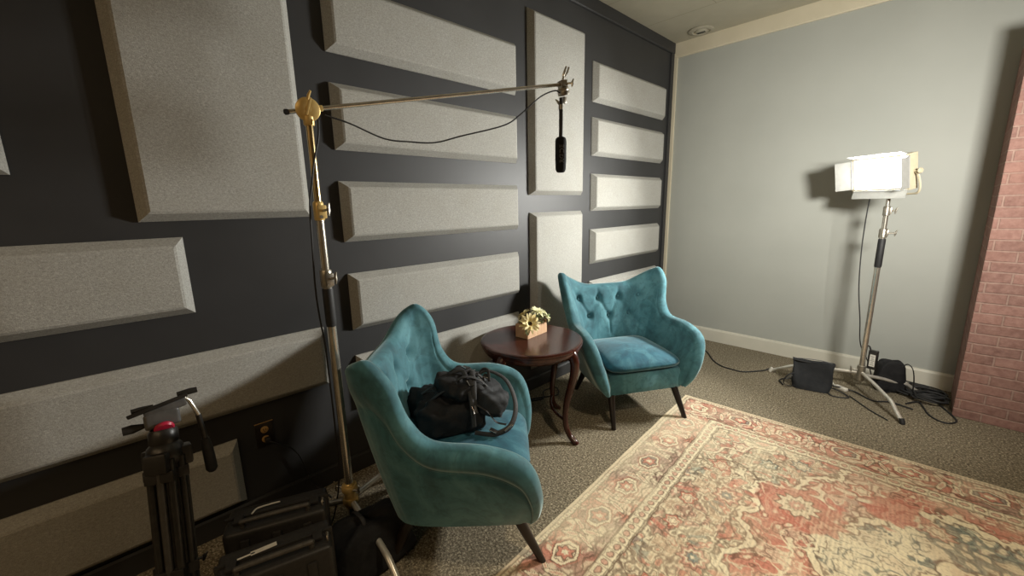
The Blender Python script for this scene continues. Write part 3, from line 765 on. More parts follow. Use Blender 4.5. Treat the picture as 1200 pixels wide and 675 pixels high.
kn = MB(); kn.lathe([(.0, -.016), (.030, -.016), (.040, -.013), (.041, -.002), (.038, 0), (.041, .002), (.041, .012), (.037, .015), (.014, .016), (.0, .016)], 32, (0, 0, 0), None)
kn.lathe([(.011, .02), (.011, .034), (0, .036)], 16)
kn.box((.010, .062, .008), (0, .008, .034), .003, 2, rotm('Z', -18))
kn.tube([(0, .03, .034), (.004, .045, .038), (.010, .058, .046)], [.005, .005, .0035], 10)
o = kn.build('grip_head', M_BRASS, bs); o.matrix_local = A
mb = MB(); mb.lathe([(.017, 1.745), (.019, 1.75), (.019, 1.775), (.014, 1.78)], 18); mb.box((.02, .02, .03), K + bd_ * .038, .004, 2, align(bd_)); mb.build('grip_neck', M_BRASS, bs)
st0 = K - bd_ * .062
MB().tube([st0, E_], .0082, 16).build('boom_arm', M_CHROME, bs)
MB().tube([st0 - bd_ * .018, st0 - bd_ * .014, st0 - bd_ * .004, st0 + bd_ * .002], [.005, .010, .010, .006], 14).build('boom_end_cap', M_BLACKRUB, bs)
# clamp that carries the microphone
cl = MB(); q = E_
cl.box((.040, .036, .036), q + V((0, 0, .0)), .006, 2, align(bd_))
cl.lathe([(.012, -.018), (.027, -.016), (.029, -.004), (.027, .004), (.029, .008), (.027, .018), (.012, .020)], 24, q + V((.002, .004, -.034)), rotm('X', 18))
cl.box((.022, .020, .030), q + V((.0, .012, -.070)), .004)
o = cl.build('microphone_clamp', M_PEWTER, bs)
k_ = MB(); k_.tube([q + V((0, 0, .015)), q + V((.004, .004, .04))], .006, 10)
for s_ in (-1, 1): k_.tube([q + V((.004, .004 + s_ * .006, .036)), q + V((.012, .010 + s_ * .010, .055)), q + V((.018, .016 + s_ * .010, .078))], [.006, .006, .0045], 8)
k_.build('wing_knob', M_CHROME, o)
k_ = MB(); wing_knob(k_, q + V((.018, .012, .002)), (.6, .75, .1), .022, .005, .012); k_.build('wing_knob', M_CHROME, o)
k_ = MB(); wing_knob(k_, q + V((-.006, -.004, -.076)), (-.7, -.5, -.2), .012, .004, .010); k_.build('wing_knob', M_CHROME, o)
for a in (-.02, 2.05, 4.1): stand_leg(bs, a, .19, .50)

# the shotgun microphone hangs straight down
MPX = V((.750, -2.720, 0))
mic = thing('shotgun_microphone', 'black shotgun microphone in a foam windscreen hanging from the boom arm', 'microphone', MPX + V((0, 0, 1.60)))
MB().tube([(0, 0, .16), (0, 0, .30), (0, 0, .302), (0, 0, .35)], [.0095, .0095, .0085, .0085], 20).build('microphone_body', M_BLACKPL, mic)
MB().lathe([(.0, 0), (.014, .001), (.021, .006), (.0255, .016), (.0275, .06), (.0275, .150), (.0255, .162), (.018, .169), (.010, .171), (0, .171)], 32).build('windscreen', M_BLACKFOAM, mic)
MB().tube([(0, 0, .296), (0, 0, .318)], .0115, 20).build('mount_ring', M_PEWTER, mic)
# brand lettering, reading up the windscreen
cu = bpy.data.curves.new('lettering', 'FONT'); cu.body = 'R\u00d8DE'; cu.size = .032; cu.extrude = .0006; cu.align_x = 'CENTER'; cu.align_y = 'CENTER'; cu.offset = .0007
tmp = bpy.data.objects.new('tmp_text', cu); COL.objects.link(tmp)
dg = bpy.context.evaluated_depsgraph_get(); me = bpy.data.meshes.new_from_object(tmp.evaluated_get(dg))
bpy.data.objects.remove(tmp); me.name = 'lettering'; me.materials.clear(); me.materials.append(M_LABELGREY)
lt = bpy.data.objects.new('lettering', me); COL.objects.link(lt); lt.parent = mic
tc_ = (CAMP - V((.75, -2.72, 1.68))); tc_.z = 0; tc_.normalize(); tc_ = Matrix.Rotation(math.radians(14), 3, 'Z') @ tc_
upx = V((0, 0, 1)); nrm = tc_; sy = nrm.cross(upx)
# text x axis goes up, its normal faces outwards
for vtx in me.vertices:  # wrap round the foam
    a_ = vtx.co.y / .0277; r_ = .0277 + vtx.co.z
    vtx.co = upx * vtx.co.x + nrm * (math.cos(a_) * r_) + sy * (math.sin(a_) * r_)
lt.location = (0, 0, .088)

# cables of the boom
o = MB().tube(crom([(.463, -3.742, 1.787), (.475, -3.656, 1.766), (.486, -3.525, 1.722), (.505, -3.419, 1.716), (.527, -3.306, 1.720), (.567, -3.195, 1.752), (.639, -3.001, 1.808), (.662, -2.914, 1.862), (.690, -2.806, 1.950), (.720, -2.735, 1.985), (.738, -2.715, 1.975)], 8), .0032, 8).build('microphone_cable', M_BLACKRUB)
tag(o, 'thin black cable drooping beneath the boom arm', 'cable')
o = MB().tube(crom([(.480, -3.775, 1.765), (.488, -3.785, 1.70), (.482, -3.808, 1.613), (.483, -3.822, 1.545), (.468, -3.834, 1.462), (.455, -3.838, 1.304), (.447, -3.842, 1.139), (.447, -3.838, 1.017), (.452, -3.832, .928), (.450, -3.830, .82), (.446, -3.828, .55), (.430, -3.830, .30), (.38, -3.86, .08), (.30, -3.88, .012), (.15, -3.92, .008), (.06, -3.95, .008)], 8), .0035, 8).build('stand_cable', M_BLACKRUB)
tag(o, 'black cable running down the boom stand column to the carpet', 'cable')

# black sandbag draped on the boom stand's legs
def soft_bag(name, mats, size, seed, parent=None, loc=(0, 0, 0), rot=(0, 0, 0), n=40, m=24, pw=.45, wr=.10, sag=.15):
    r = np.random.RandomState(seed); ph = r.rand(8) * 6; fr = r.randint(2, 7, 8)
    P = []
    for i in range(n):
        a = 2 * PI * i / n; row = []
        for j in range(m + 1):
            e = -PI / 2 + PI * j / m
            sg = lambda q, p_: math.copysign(abs(q) ** p_, q)
            x, y, z = sg(math.cos(a), pw) * sg(math.cos(e), pw), sg(math.sin(a), pw) * sg(math.cos(e), pw), sg(math.sin(e), pw)
            w = 1 + wr * (math.sin(fr[0] * a + ph[0] + 3 * z) * .5 + math.sin(fr[1] * a * 1 + ph[1] - 5 * z) * .3 + math.sin(fr[2] * z * 2 + ph[2] + a * 2) * .35)
            k = 1 - sag * (z + 1) * .5
            row.append((x * size[0] / 2 * w * k, y * size[1] / 2 * w * k, (z + 1) * size[2] / 2 * (1 + .05 * math.sin(3 * a + ph[3]) * (z > 0))))
        P.append(row)
    o = MB().grid(P, closeu=True).build(name, mats, parent, loc, rot, smooth=60)
    return o
sb = thing('sandbag', 'black sandbag slumped over the foot of the boom stand', 'sandbag', (.63, -3.81, .0), .1)
soft_bag('bag_body', M_NYLON, (.24, .40, .215), 3, sb, (0, -.0, 0), wr=.07, sag=.3)
MB().tube(crom([(-.05, -.03, .18), (-.04, -.03, .235), (.03, -.03, .24), (.05, -.03, .18)], 6), .008, 8, flat=.35).build('handle', M_WEB, sb)

# ------------------------------------------------------------------ LED lamp on its stand
LP = V((1.83, -.45, 0))
ls = thing('lamp_stand', 'steel stand with black grip carrying the bright lamp before grey wall', 'light stand', LP)
MB().lathe([(.018, .085), (.026, .09), (.026, .20), (.020, .205), (0, .205)], 20).build('base_collar', M_PEWTER, ls)
mb = MB(); wing_knob(mb, (-.02, -.01, .165), (-.95, -.3, .1), .035, .006, .013); mb.build('knob', M_PEWTER, ls)
MB().tube([(0, 0, .08), (0, 0, 1.17)], .0175, 24).build('column', M_CHROME, ls)
MB().tube([(0, 0, .955), (0, 0, .965), (0, 0, 1.155), (0, 0, 1.16)], [.0185, .0215, .0215, .0195], 24).build('grip_sleeve', M_BLACKRUB, ls)
MB().tube([(0, 0, 1.16), (0, 0, 1.36)], .0150, 24).build('riser', M_CHROME, ls)
MB().tube([(0, 0, 1.34), (0, 0, 1.50)], .0120, 24).build('riser', M_CHROME, ls)
for z, r in ((1.20, .024), (1.355, .020)):
    c_ = MB(); c_.lathe([(r * .9, z - .032), (r, z - .03), (r, z + .026), (r * .85, z + .032), (.012, z + .034)], 20); c_.box((.02, .028, .045), (.018, 0, z), .004)
    cc = c_.build('collar', M_PEWTER, ls)
    k_ = MB(); wing_knob(k_, (.026, .0, z), (1, .1, .05), .035 if z < 1.3 else .018, .006, .014); k_.build('wing_knob', M_PEWTER, cc)
stand_leg(ls, math.atan2(-.424, .27), .15, .503)
stand_leg(ls, math.atan2(-.04, -.57), .145, .58, foot=M_WHITE)
stand_leg(ls, math.radians(32), .13, .40)

fdir = V((-.53, -.84, -.20)).normalized()
HC = V((1.775, -.475, 1.612))
lm = thing('led_panel_lamp', 'glowing rectangular LED panel lamp with barn doors on steel stand', 'lamp', HC, 0)
A3 = fdir.to_track_quat('Z', 'Y').to_matrix().to_4x4()      # local z = light direction, y = up
lm.rotation_euler = A3.to_euler()
LW, LH = .345, .205
def ringbox(mb, w, h, z0, z1, t):
    for (a, b_, x, y) in ((w, t, 0, h / 2 - t / 2), (w, t, 0, -h / 2 + t / 2), (t, h - 2 * t, w / 2 - t / 2, 0), (t, h - 2 * t, -w / 2 + t / 2, 0)):
        mb.box((a, b_, z1 - z0), (x, y, (z0 + z1) / 2), .002)
mb = MB(); ringbox(mb, LW + .03, LH + .03, -.045, .022, .015); mb.box((LW + .01, LH + .01, .02), (0, 0, -.036), .004)
for k in range(7): mb.box((LW * .8, .008, .014), (0, -LH * .36 + k * LH * .12, -.052), .001)
mb.build('housing', M_LAMPHOUSE, lm, smooth=0)
MB().box((LW, LH, .006), (0, 0, .008), .001).build('diffuser', M_GLOW, lm, smooth=0)
def door(name_w, hinge, size, R):
    m_ = MB(); m_.box((size[0], size[1], .0025), (0, size[1] / 2, 0), .001); m_.tube([(-size[0] / 2, 0, 0), (size[0] / 2, 0, 0)], .004, 8)
    o_ = m_.build('barn_door', M_DOORMETAL, lm, smooth=0); o_.matrix_local = Matrix.Translation(V(hinge)) @ R; return o_
door('t', (0, LH / 2 + .014, .024), (LW + .01, .060), rotm('X', 66))
door('b', (0, -LH / 2 - .014, .024), (LW + .01, .055), rotm('Z', 180) @ rotm('X', 22))
door('r', (LW / 2 + .014, 0, .024), (LH, .09), rotm('Z', -90) @ rotm('X', 80))
door('l', (-LW / 2 - .014, 0, .024), (LH, .10), rotm('Z', 90) @ rotm('X', 30))
yk = MB(); yk.tube(crom([(LW / 2 + .022, 0, -.01), (LW / 2 + .042, -.04, -.015), (LW / 2 + .040, -LH / 2 - .03, -.02), (LW / 2 - .03, -LH / 2 - .05, -.03), (-LW / 2 + .03, -LH / 2 - .05, -.03), (-LW / 2 - .040, -LH / 2 - .03, -.02), (-LW / 2 - .042, -.04, -.015), (-LW / 2 - .022, 0, -.01)], 6), .007, 10, flat=.5)
yk.build('yoke', M_LAMPHOUSE, lm)
for s_ in (-1, 1):
    k_ = MB(); k_.tube([(s_ * (LW / 2 + .015), 0, -.01), (s_ * (LW / 2 + .05), 0, -.01)], .006, 10); k_.lathe([(.0, 0), (.017, .001), (.019, .008), (.015, .016), (0, .017)], 12, (s_ * (LW / 2 + .045), 0, -.01), rotm('Y', 90 * s_))
    k_.build('tilt_knob', M_LAMPHOUSE, lm)
inv = (Matrix.Translation(HC) @ A3).inverted()
top = inv @ V((LP.x, LP.y, 1.44)); a_ = V((0, -LH / 2 - .052, -.03))
sp = MB(); sp.tube([a_, a_.lerp(top, .5), top], [.009, .010, .012], 14); sp.build('spigot', M_CHROME, lm)
# power cable from the lamp
o = MB().tube(crom([(1.735, -.43, 1.50), (1.722, -.40, 1.38), (1.720, -.39, 1.10), (1.738, -.40, .80), (1.775, -.42, .55), (1.800, -.42, .36), (1.86, -.40, .22), (1.90, -.38, .08), (1.93, -.33, .012), (2.02, -.27, .008), (2.10, -.21, .008)], 8), .0038, 8).build('lamp_cable', M_BLACKRUB)
tag(o, 'black power cable hanging from the glowing lamp beside its stand', 'cable')

# weight bag hanging by the left leg
wb = thing('weight_bag', 'square black nylon weight bag slung over the lamp stand leg', 'bag', (1.565, -.655, 0), math.atan2(.055, .252))
P = []
for j in range(15):
    t = j / 14; z = .004 + t * .222; row = []
    for i in range(40):
        a = 2 * PI * i / 40; c_, s_ = math.cos(a), math.sin(a)
        x = math.copysign(abs(c_) ** .25, c_) * (.118 + .018 * t + .006 * math.sin(t * 6)); y = math.copysign(abs(s_) ** .5, s_) * (.050 - .032 * t + .006 * math.sin(5 * t + 3 * a))
        row.append((x, y + .012 * math.sin(t * 4 + x * 20) * t, z + .006 * math.sin(x * 26) * t))
    P.append(row)
mb = MB().grid(P, closev=True); n_ = 40; mb.f.append(tuple(range(n_))); mb.m.append(0); mb.f.append(tuple(14 * n_ + k for k in range(n_))); mb.m.append(0)
mb.build('bag_body', M_NYLONSLATE, wb, smooth=50)
MB().tube(crom([(-.132, -.012, .222), (-.06, -.020, .218), (.05, -.018, .222), (.134, -.010, .218)], 6), .0055, 8, flat=.7).build('top_binding', M_WEB, wb)
MB().tube(crom([(-.130, .014, .222), (-.06, .016, .230), (.05, .016, .232), (.134, .012, .220)], 6), .0045, 8, flat=.7).build('rear_binding', M_LABELGREY, wb)
MB().tube(crom([(-.115, -.03, .12), (-.15, -.05, .10), (-.175, -.06, .06), (-.17, -.055, .02), (-.13, -.05, .012), (-.105, -.04, .02)], 6), .008, 8, flat=.3).build('strap', M_WEB, wb)
MB().box((.055, .020, .006), (-.145, -.062, .085), .002, 2, rotm('Y', -48)).build('strap_buckle', M_GREYHEAD, wb)

wb2 = thing('weight_bag', 'slumped black nylon bag behind the lamp stand base near the wall', 'bag', (1.985, -.300, 0), .45)
soft_bag('bag_body', M_NYLON, (.20, .12, .235), 9, wb2, wr=.05, sag=.25, pw=.4)
MB().tube(crom([(.05, -.03, .21), (.08, -.04, .235), (.11, -.045, .20), (.125, -.05, .12), (.13, -.05, .03)], 6), .011, 8, flat=.3).build('strap', M_WEB, wb2)
ps = thing('power_adapter', 'black power adapter with white label hanging at the lamp stand base', 'power adapter', (1.885, -.445, .19), -.3)
MB().box((.052, .034, .145), (0, 0, .073), .006, 3).build('adapter_body', M_BLACKPL, ps)
MB().box((.034, .0015, .092), (.004, -.0178, .070), .0004).build('label', M_WHITE, ps, smooth=0)
m_ = MB()
for k in range(7): m_.box((.024 - .006 * (k % 3), .0008, .003), (.004, -.0188, .036 + k * .011))
m_.build('label_print', M_LABELGREY, ps, smooth=0)
MB().tube(crom([(-.02, 0, .14), (-.03, .0, .165), (-.048, .005, .17)], 5), .006, 8).build('hanging_loop', M_WEB, ps)
# tag of white paper / connector
ct = thing('connector_box', 'small white cable connector lying between the bags on the carpet', 'connector', (1.735, -.52, .0), -.5)
MB().box((.085, .035, .024), (0, 0, .013), .006, 3).build('connector_body', M_WHITE, ct)
MB().tube(crom([(-.04, 0, .014), (-.07, .01, .02), (-.11, .03, .05), (-.13, .06, .02), (-.16, .09, .008)], 6), .005, 8).build('connector_lead', M_WHITE, ct)

def cable(label, pts, r=.0042, m=M_BLACKRUB, name='power_cable', grp=None):
    o_ = MB().tube(crom(pts, 8), r, 8).build(name, m); return tag(o_, label, 'cable', grp)
Z = .0058
cable('black cord snaking over the carpet from behind the empty armchair', [(.20, -.25, Z), (.35, -.22, Z), (.53, -.286, Z), (.677, -.385, Z), (.80, -.56, Z), (.90, -.655, Z), (1.0, -.680, Z), (1.089, -.672, Z), (1.165, -.585, Z), (1.215, -.52, .010), (1.236, -.49, .02)], .0055)
cable('black cable curling in a wide loop against the brick', [(2.10, -.50, Z), (2.16, -.42, .010), (2.19, -.50, Z), (2.215, -.600, Z), (2.26, -.665, Z), (2.31, -.672, Z), (2.345, -.610, Z), (2.335, -.54, Z), (2.28, -.40, Z), (2.20, -.24, .018), (2.08, -.20, Z), (1.98, -.40, .014)], .0052)
cable('black cable running along the baseboard towards the brick', [(1.98, -.06, Z), (2.06, -.045, .02), (2.13, -.08, .03), (2.20, -.05, .018), (2.27, -.09, .02), (2.30, -.14, .012)], .005)
cable('black cable lying on the carpet under the curved front leg', [(1.80, -.62, Z), (1.86, -.70, Z), (1.94, -.80, Z), (2.03, -.885, Z)], .004)
for k, lab in enumerate(('upper ring of black cable coiled between lamp stand and brick', 'lower ring of black cable coiled between lamp stand and brick', 'loose ring of black cable leaning on the brick')):
    cx, cy, r_ = ((2.18, -.22, .11), (2.15, -.25, .135), (2.215, -.35, .095))[k]
    pts = []
    for i in range(34):
        a = i / 33 * 2 * PI * 2.7; rr = r_ * (1 + .13 * math.sin(2.3 * a + k) + .05 * math.sin(5 * a))
        pts.append((min(2.31, cx + rr * math.cos(a)), cy + rr * .8 * math.sin(a), .010 + .010 * k + .010 * (1 + math.sin(a * 1.3 + k)) + .004 * i / 33))
    cable(lab, pts, .0068, name='coiled_cable', grp='coiled cables by the brick')
cable('black cables bunched beneath the square weight bag', [(1.40, -.73, Z), (1.36, -.66, .012), (1.42, -.60, .02), (1.58, -.575, .02), (1.72, -.60, .02), (1.80, -.66, Z), (1.70, -.70, Z), (1.66, -.58, .03), (1.80, -.52, .014), (1.93, -.60, Z), (2.02, -.56, .012), (2.14, -.58, Z)], .0052)
cable('thin dark cord trailing on the carpet under the side table', [(.10, -2.35, Z), (.16, -2.22, Z), (.22, -2.10, Z), (.14, -2.02, .012), (.10, -2.12, Z), (.18, -2.24, Z), (.06, -2.42, Z)], .0045)

# ------------------------------------------------------------------ ceiling sprinkler ring
vt = thing('ceiling_detector', 'small round ceiling fitting above the grey wall corner', 'ceiling fitting', (.329, -.169, H), .3)
MB().lathe([(.085, 0), (.112, -.002), (.114, -.008), (.100, -.016), (.076, -.017), (.070, -.008), (.0, -.008)], 48).build('mounting_ring', M_VENT, vt)
MB().lathe([(.0, -.006), (.055, -.006), (.055, -.018), (.048, -.022), (0, -.022)], 32).build('cover', M_VENT, vt)
MB().box((.075, .024, .004), (0, 0, -.0235), .001, 1, rotm('Z', -18)).build('slot', M_DARK, vt)

# ------------------------------------------------------------------ wall outlet with plug
ot = thing('wall_outlet', 'dark wall outlet plate with almond sockets and a plugged cord', 'outlet', (0, -4.0, .405))
MB().box((.006, .075, .118), (.003, 0, 0), .002).build('cover_plate', M_BROWNPLATE, ot)
for z, in ((.024,), (-.024,)):
    o = MB().lathe([(0, 0), (.0165, 0), (.0165, .003), (.015, .004), (0, .004)], 24, (.006, 0, z), rotm('Y', 90)).build('socket', M_ALMOND, ot)
    m_ = MB(); m_.box((.001, .0025, .008), (.0104, -.005, z + .002)); m_.box((.001, .0025, .007), (.0104, .005, z + .002)); m_.lathe([(0, 0), (.002, 0), (.002, .001), (0, .001)], 10, (.0100, 0, z - .008), rotm('Y', 90)); m_.build('slots', M_DARK, o, smooth=0)
MB().box((.004, .077, .003), (.005, 0, .0595), .001).build('plate_edge', M_ALMOND, ot)
pl = thing('plugged_cord', 'black plug and cord in the lower socket of the wall outlet', 'cable', (0, -4.0, .381))
MB().box((.026, .024, .024), (.0235, .004, .0), .005, 3).build('plug', M_BLACKPL, pl)
MB().tube(crom([(.034, .006, -.002), (.045, .02, -.012), (.040, .055, -.045), (.03, .09, -.075), (.028, .13, -.15), (.03, .16, -.28), (.05, .20, -.365), (.13, .22, -.374)], 7), .0035, 8).build('cord', M_BLACKRUB, pl)

# ------------------------------------------------------------------ folded video tripod
TK = 1.09
tp = thing('folded_tripod', 'folded black video tripod with grey fluid head standing by dark wall', 'tripod', (.655, -4.415, 0))
axis = (V((.470, -4.352, .83)) - V((.655, -4.415, 0))); TL = axis.length; ax_ = axis.normalized()
TA = align(ax_, .9)
tp.rotation_euler = TA.to_euler()
for k in range(3):
    a = 2 * PI * k / 3 + .5; c_ = V((math.cos(a), math.sin(a), 0)); s_ = V((-math.sin(a), math.cos(a), 0))
    lg = MB()
    lg.box((.020, .066, .62), c_ * .026 + V((0, 0, .40)), .004, 2, rotm('Z', math.degrees(a)))
    for q_ in (-1, 1):
        lg.tube([c_ * .034 + s_ * q_ * .027 + V((0, 0, .06)), c_ * .034 + s_ * q_ * .027 + V((0, 0, .71))], .0115, 12)
    lg = lg.build('leg', M_TRIPOD, tp)
    MB().tube([c_ * .042 + V((0, 0, .045)), c_ * .042 + V((0, 0, .69))], .0100, 12).build('inner_tube', M_TRIPODHI, lg)
    for z in (.12, .36, .66):
        MB().box((.030, .078, .034), c_ * .036 + V((0, 0, z)), .005, 2, rotm('Z', math.degrees(a))).build('leg_lock', M_BLACKPL, lg)
    k_ = MB(); wing_knob(k_, c_ * .050 + V((0, 0, .36)), c_, .014, .004, .008); k_.build('lock_lever', M_BLACKPL, lg)
    MB().lathe([(.0, 0.0), (.019, .0), (.022, .015), (.016, .050), (0, .052)], 14, c_ * .040 + V((0, 0, 0))).build('foot', M_BLACKRUB, lg)
m_ = MB(); m_.lathe([(.0, .68), (.034, .68), (.046, .695), (.050, .72), (.045, .745), (.036, .755), (0, .755)], 28)
for k in range(3):
    a = 2 * PI * k / 3 + .5; m_.box((.050, .060, .060), (math.cos(a) * .040, math.sin(a) * .040, .705), .008, 2, rotm('Z', math.degrees(a)))
m_.build('crown', M_BLACKPL, tp)
hd = MB(); hd.lathe([(.0, .750), (.034, .750), (.038, .76), (.038, .790), (.032, .80), (0, .80)], 28); hd.build('head_base', M_BLACKPL, tp)
iT = TA.inverted().to_3x3(); O_ = V((.655, -4.415, 0))
def tl(p): return iT @ (V(p) - O_)      # world point to the tripod's own axes
HW = V((.476, -4.352, .795))
camdir = (CAMP - HW).normalized(); sd = camdir.cross(V((0, 0, 1))).normalized(); sdl = iT @ sd; cdl = iT @ camdir; upl = iT @ V((0, 0, 1))
hb = MB(); Mh = Matrix((sdl, cdl, upl)).transposed().to_4x4()
h0 = iT @ (HW - O_)
hb.box((.088, .052, .052), h0 + upl * .012, .010, 3, Mh); hb.box((.105, .046, .026), h0 + upl * .042 - sdl * .012, .006, 2, Mh @ rotm('Y', 10))
hb.build('fluid_head', M_GREYHEAD, tp)
MB().lathe([(0, 0), (.024, 0), (.026, .006), (.022, .012), (0, .013)], 28, h0 + cdl * .020 - upl * .014, (cdl * .62 - upl * .55).to_track_quat('Z', 'Y').to_matrix().to_4x4()).build('pan_badge', M_RED, tp)
MB().box((.15, .050, .012), h0 + upl * .058 + sdl * .004, .003, 2, Mh @ rotm('Y', 10)).build('camera_plate', M_BLACKPL, tp)
for (px, pz, rr, dr) in ((.072, .006, .014, 1), (-.075, .080, .010, -1), (.045, .060, .009, 1)):
    # sdl points to the viewer's left
    MB().tube([h0 + sdl * (px - .03 * dr) + upl * pz, h0 + sdl * px + upl * pz, h0 + sdl * (px + .022 * dr) + upl * pz], [.007, rr, rr * .9], 16).build('knob', M_BLACKPL, tp)
r0 = h0 - sdl * .060 + upl * .062 + cdl * .01
MB().tube([r0, r0 - sdl * .012 - upl * .012, r0 - sdl * .026 - upl * .060, r0 - sdl * .030 - upl * .075], .0065, 12).build('handle_joint', M_CHROME, tp)
MB().tube([r0 - sdl * .028 - upl * .068, r0 - sdl * .034 - upl * .15, r0 - sdl * .034 - upl * .16], [.008, .0085, .009], 12).build('pan_bar', M_TRIPOD, tp)
MB().tube([r0 - sdl * .034 - upl * .155, r0 - sdl * .036 - upl * .20, r0 - sdl * .038 - upl * .27, r0 - sdl * .038 - upl * .28], [.012, .016, .017, .011], 14).build('pan_handle', M_BLACKRUB, tp)

# ------------------------------------------------------------------ hard equipment cases
def hard_case(loc, rz, label, L_, badge):
    cs = thing('equipment_case', label, 'case', loc, rz, 'hard cases beside the boom stand')
    Dp, Hh = .155, .335
    m_ = MB(); m_.box((Dp * .56, L_, Hh), (Dp * .20, 0, Hh / 2), .018, 3); 
    for y in (-L_ * .30, 0, L_ * .30): m_.box((.012, .028, Hh * .8), (Dp * .49, y, Hh / 2), .004)
    m_.build('case_body', M_CASE, cs)
    m_ = MB(); m_.box((Dp * .40, L_, Hh - .004), (-Dp * .30, 0, Hh / 2), .018, 3); m_.build('case_lid', M_CASE, cs)
    m_ = MB(); m_.box((.014, L_ + .012, Hh + .006), (-Dp * .09, 0, Hh / 2 + .002), .004); m_.build('lid_seam', M_CASE, cs)
    hz = Hh + .012; h_ = MB()
    h_.tube(crom([(Dp * .30, -.105, Hh - .006), (Dp * .33, -.104, hz + .008), (Dp * .36, -.09, hz + .016), (Dp * .36, .09, hz + .016), (Dp * .33, .104, hz + .008), (Dp * .30, .105, Hh - .006)], 6), .0085, 10)
    h_.build('carry_handle', M_CASEEDGE, cs)
    for y in (-.125, .125):
        lt_ = MB().box((.045, .030, .012), (Dp * .06, y, Hh + .006), .003); lt_.build('latch', M_CASE, cs)
    MB().tube(crom([(Dp * .22 + .010, L_ / 2 - .012, Hh + .000), (Dp * .22 + .012, L_ / 2 - .014, Hh + .016), (Dp * .22, L_ / 2 - .010, Hh + .021), (Dp * .22 - .012, L_ / 2 - .014, Hh + .016), (Dp * .22 - .010, L_ / 2 - .012, Hh + .000)], 5), .0028, 8).build('lock_ring', M_PEWTER, cs)
    if badge == 'label':
        MB().box((.018, .075, .0015), (-Dp * .13, -.035, Hh + .007), .0004, 1, rotm('Z', 6)).build('label', M_WHITE, cs, smooth=0)
        MB().box((.007, .05, .0015), (-Dp * .09, -.085, Hh + .007), .0004, 1, rotm('Z', 6)).build('label', M_WHITE, cs, smooth=0)
    else:
        MB().tube(crom([(-Dp * .02, -.085, Hh + .008), (-Dp * .16, -.070, Hh + .010), (-Dp * .20, -.03, Hh + .010), (-Dp * .20, .005, Hh + .010)], 6), .003, 8).build('white_strap', M_WHITE, cs)
    return cs
hard_case((.705, -4.145, 0), -math.radians(15), 'nearer black hard equipment case with a white label beside its handle', .335, 'label')
hard_case((.500, -4.085, 0), -math.radians(21), 'farther black hard equipment case with a curved white strap, beside the wall', .335, 'strap')

# ------------------------------------------------------------------ backpack on the armchair
bp = thing('backpack', 'rumpled black nylon backpack with straps and shiny buckles on armchair', 'backpack', (.672, -3.352, .438), C1YAW + .30)
def crumple(x, y, z, k, amp):
    return amp * (.5 * math.sin(x * 97 + z * 60 + k) * math.sin(y * 83 - z * 50 + k) + math.sin(x * 31 + k) * math.sin(y * 27 + 2 * k) + .6 * math.sin(x * 63 - z * 40 + k * 3) * math.sin(y * 51 + z * 33) + .5 * abs(math.sin(x * 19 + y * 37 + z * 11 + k)))
def blob(size, seed, pw=.6, amp=.010, n=64, m=40, lean=(0, 0), taper=0.0):
    P = []
    for i in range(n):
        a = 2 * PI * i / n; row = []
        for j in range(m + 1):
            e = -PI / 2 + PI * j / m
            sg = lambda q, p_: math.copysign(abs(q) ** p_, q)
            x, y, z = sg(math.cos(a), pw) * sg(math.cos(e), pw), sg(math.sin(a), pw) * sg(math.cos(e), pw), sg(math.sin(e), pw)
            k = 1 - taper * max(0, y)
            X, Y, Z_ = x * size[0] / 2 * k, y * size[1] / 2, (z + 1) / 2 * size[2] * (1 - .25 * taper * (y + 1))
            nn = crumple(X, Y, Z_, seed, amp) * (1 if z > -.6 else 0)
            row.append((X + x * nn + lean[0] * Z_, Y + y * nn + lean[1] * Z_, max(0, Z_ + (z > 0) * nn)))
        P.append(row)
    return MB().grid(P, closeu=True)
b1 = blob((.30, .31, .175), 1, .62, .013, taper=.12).build('main_compartment', M_NYLON, bp, (-.03, -.045, 0), (0, 0, 0), smooth=60)
b2 = blob((.21, .20, .075), 2, .6, .010).build('front_pocket', M_NYLON, bp, (-.02, .015, .165), (-.10, .12, .25), smooth=60)
b3 = blob((.19, .15, .12), 4, .6, .010).build('top_flap', M_NYLONSLATE, bp, (.03, .105, .085), (-.45, 0, -.1), smooth=60)
def band(name, pts, w, m=M_WEB, par=bp, th=.3):
    return MB().tube(crom(pts, 7), w, 10, flat=th).build(name, m, par)
band('shoulder_strap', [(-.11, .12, .20), (-.10, .17, .215), (-.02, .235, .19), (.09, .245, .12), (.155, .20, .055), (.16, .12, .030), (.12, .045, .028)], .012, th=.40)
band('shoulder_strap', [(-.10, .08, .215), (-.02, .07, .262), (.06, .06, .24), (.105, .05, .205), (.125, .045, .15)], .012, th=.35)
band('compression_strap', [(-.16, -.02, .13), (-.11, .01, .215), (-.03, .03, .262), (.05, .035, .24), (.13, .035, .17), (.155, .035, .08)], .010)
band('compression_strap', [(-.05, -.16, .17), (-.05, -.08, .215), (-.04, .0, .262), (-.03, .09, .245), (-.01, .17, .17)], .010)
band('compression_strap', [(.03, -.15, .16), (.035, -.06, .215), (.04, .02, .262), (.05, .10, .235), (.06, .17, .14)], .010)
band('grab_handle', [(-.05, .11, .225), (-.05, .130, .250), (-.01, .145, .255), (.03, .14, .22)], .007, th=.6)
for (p, r_) in (((.155, .12, .045), (.2, .3, .9)), ((.07, .045, .243), (.2, .4, .2)), ((-.035, .045, .276), (0, .1, .5)), ((.14, .045, .15), (.1, .9, .3)), ((-.02, .14, .225), (.6, .1, .9))):
    k_ = MB(); k_.box((.034, .020, .006), (0, 0, 0), .002)
    bk = k_.build('buckle', M_BLACKPL, bp, p, r_)
    MB().tube([(-.016, -.010, .004), (.016, -.010, .004)], .0022, 8).build('buckle_bar', M_SILVER, bk)
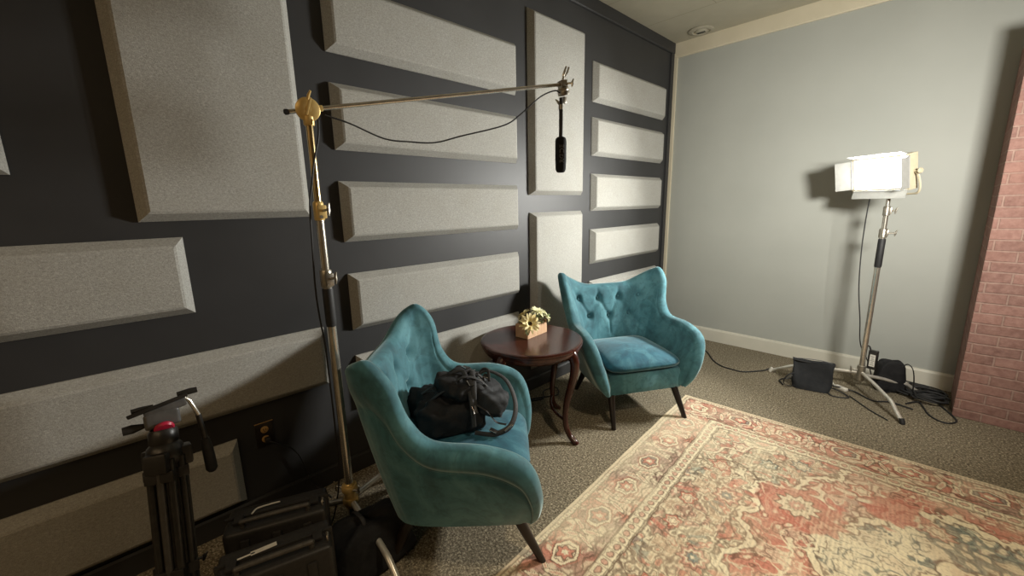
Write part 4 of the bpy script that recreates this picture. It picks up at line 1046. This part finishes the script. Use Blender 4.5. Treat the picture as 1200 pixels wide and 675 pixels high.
for (p, e_) in (((-.13, .07, .205), (-.12, .11, .22)), ((.02, .09, .243), (.05, .10, .238)), ((.175, .165, .045), (.165, .205, .065))):
    MB().tube([p, e_], .0042, 8).build('metal_slider', M_SILVER, bp)
for k in range(3):
    x = (-.09, .05, .12)[k]
    band('strap_end', [(x, .06, .22 - .03 * k), (x + .015, .10, .19 - .03 * k), (x + .01, .14, .13 - .03 * k), (x + .03, .18, .06)], .007)

# ------------------------------------------------------------------ lights
def area(name, loc, target, size, size_y, power, colr, spread=180):
    ld = bpy.data.lights.new(name, 'AREA'); ld.shape = 'RECTANGLE'; ld.size = size; ld.size_y = size_y; ld.energy = power; ld.color = colr[:3]
    ld.spread = math.radians(spread)
    o_ = bpy.data.objects.new(name, ld); COL.objects.link(o_); o_.location = loc
    o_.rotation_euler = (V(target) - V(loc)).to_track_quat('-Z', 'Y').to_euler(); return o_
lo = HC + fdir * .016
area('led_panel_light', lo, lo + fdir, .335, .195, 45, (1.0, .99, .93), 112)
area('second_led_panel', (2.68, -2.20, 1.80), (1.75, -.8, 1.62), .32, .26, 34, (1.0, .97, .89), 116)
area('ceiling_light', (2.6, -6.4, 2.97), (2.6, -6.4, 0), .6, .6, 21, (1.0, .70, .40))
area('ceiling_light', (1.2, -7.3, 2.97), (1.2, -7.3, 0), .6, .6, 14, (1.0, .70, .40))
area('recessed_downlight', (2.55, -3.3, 2.985), (2.45, -3.0, 0), .16, .16, 17, (1.0, .84, .60), 95)
w = bpy.data.worlds.new('world'); bpy.context.scene.world = w; w.use_nodes = True
w.node_tree.nodes['Background'].inputs[0].default_value = (.6, .5, .38, 1); w.node_tree.nodes['Background'].inputs[1].default_value = .03

scn = bpy.context.scene
scn.view_settings.view_transform = 'Standard'; scn.view_settings.look = 'None'; scn.view_settings.gamma = 1.0
scn.view_settings.use_curve_mapping = False; scn.view_settings.exposure = 0.0
scn.render.engine = 'CYCLES'
try:
    scn.cycles.use_denoising = True; scn.cycles.denoiser = 'OPENIMAGEDENOISE'
    scn.cycles.max_bounces = 6; scn.cycles.diffuse_bounces = 4; scn.cycles.sample_clamp_indirect = 6; scn.cycles.caustics_reflective = False; scn.cycles.caustics_refractive = False
except Exception: pass
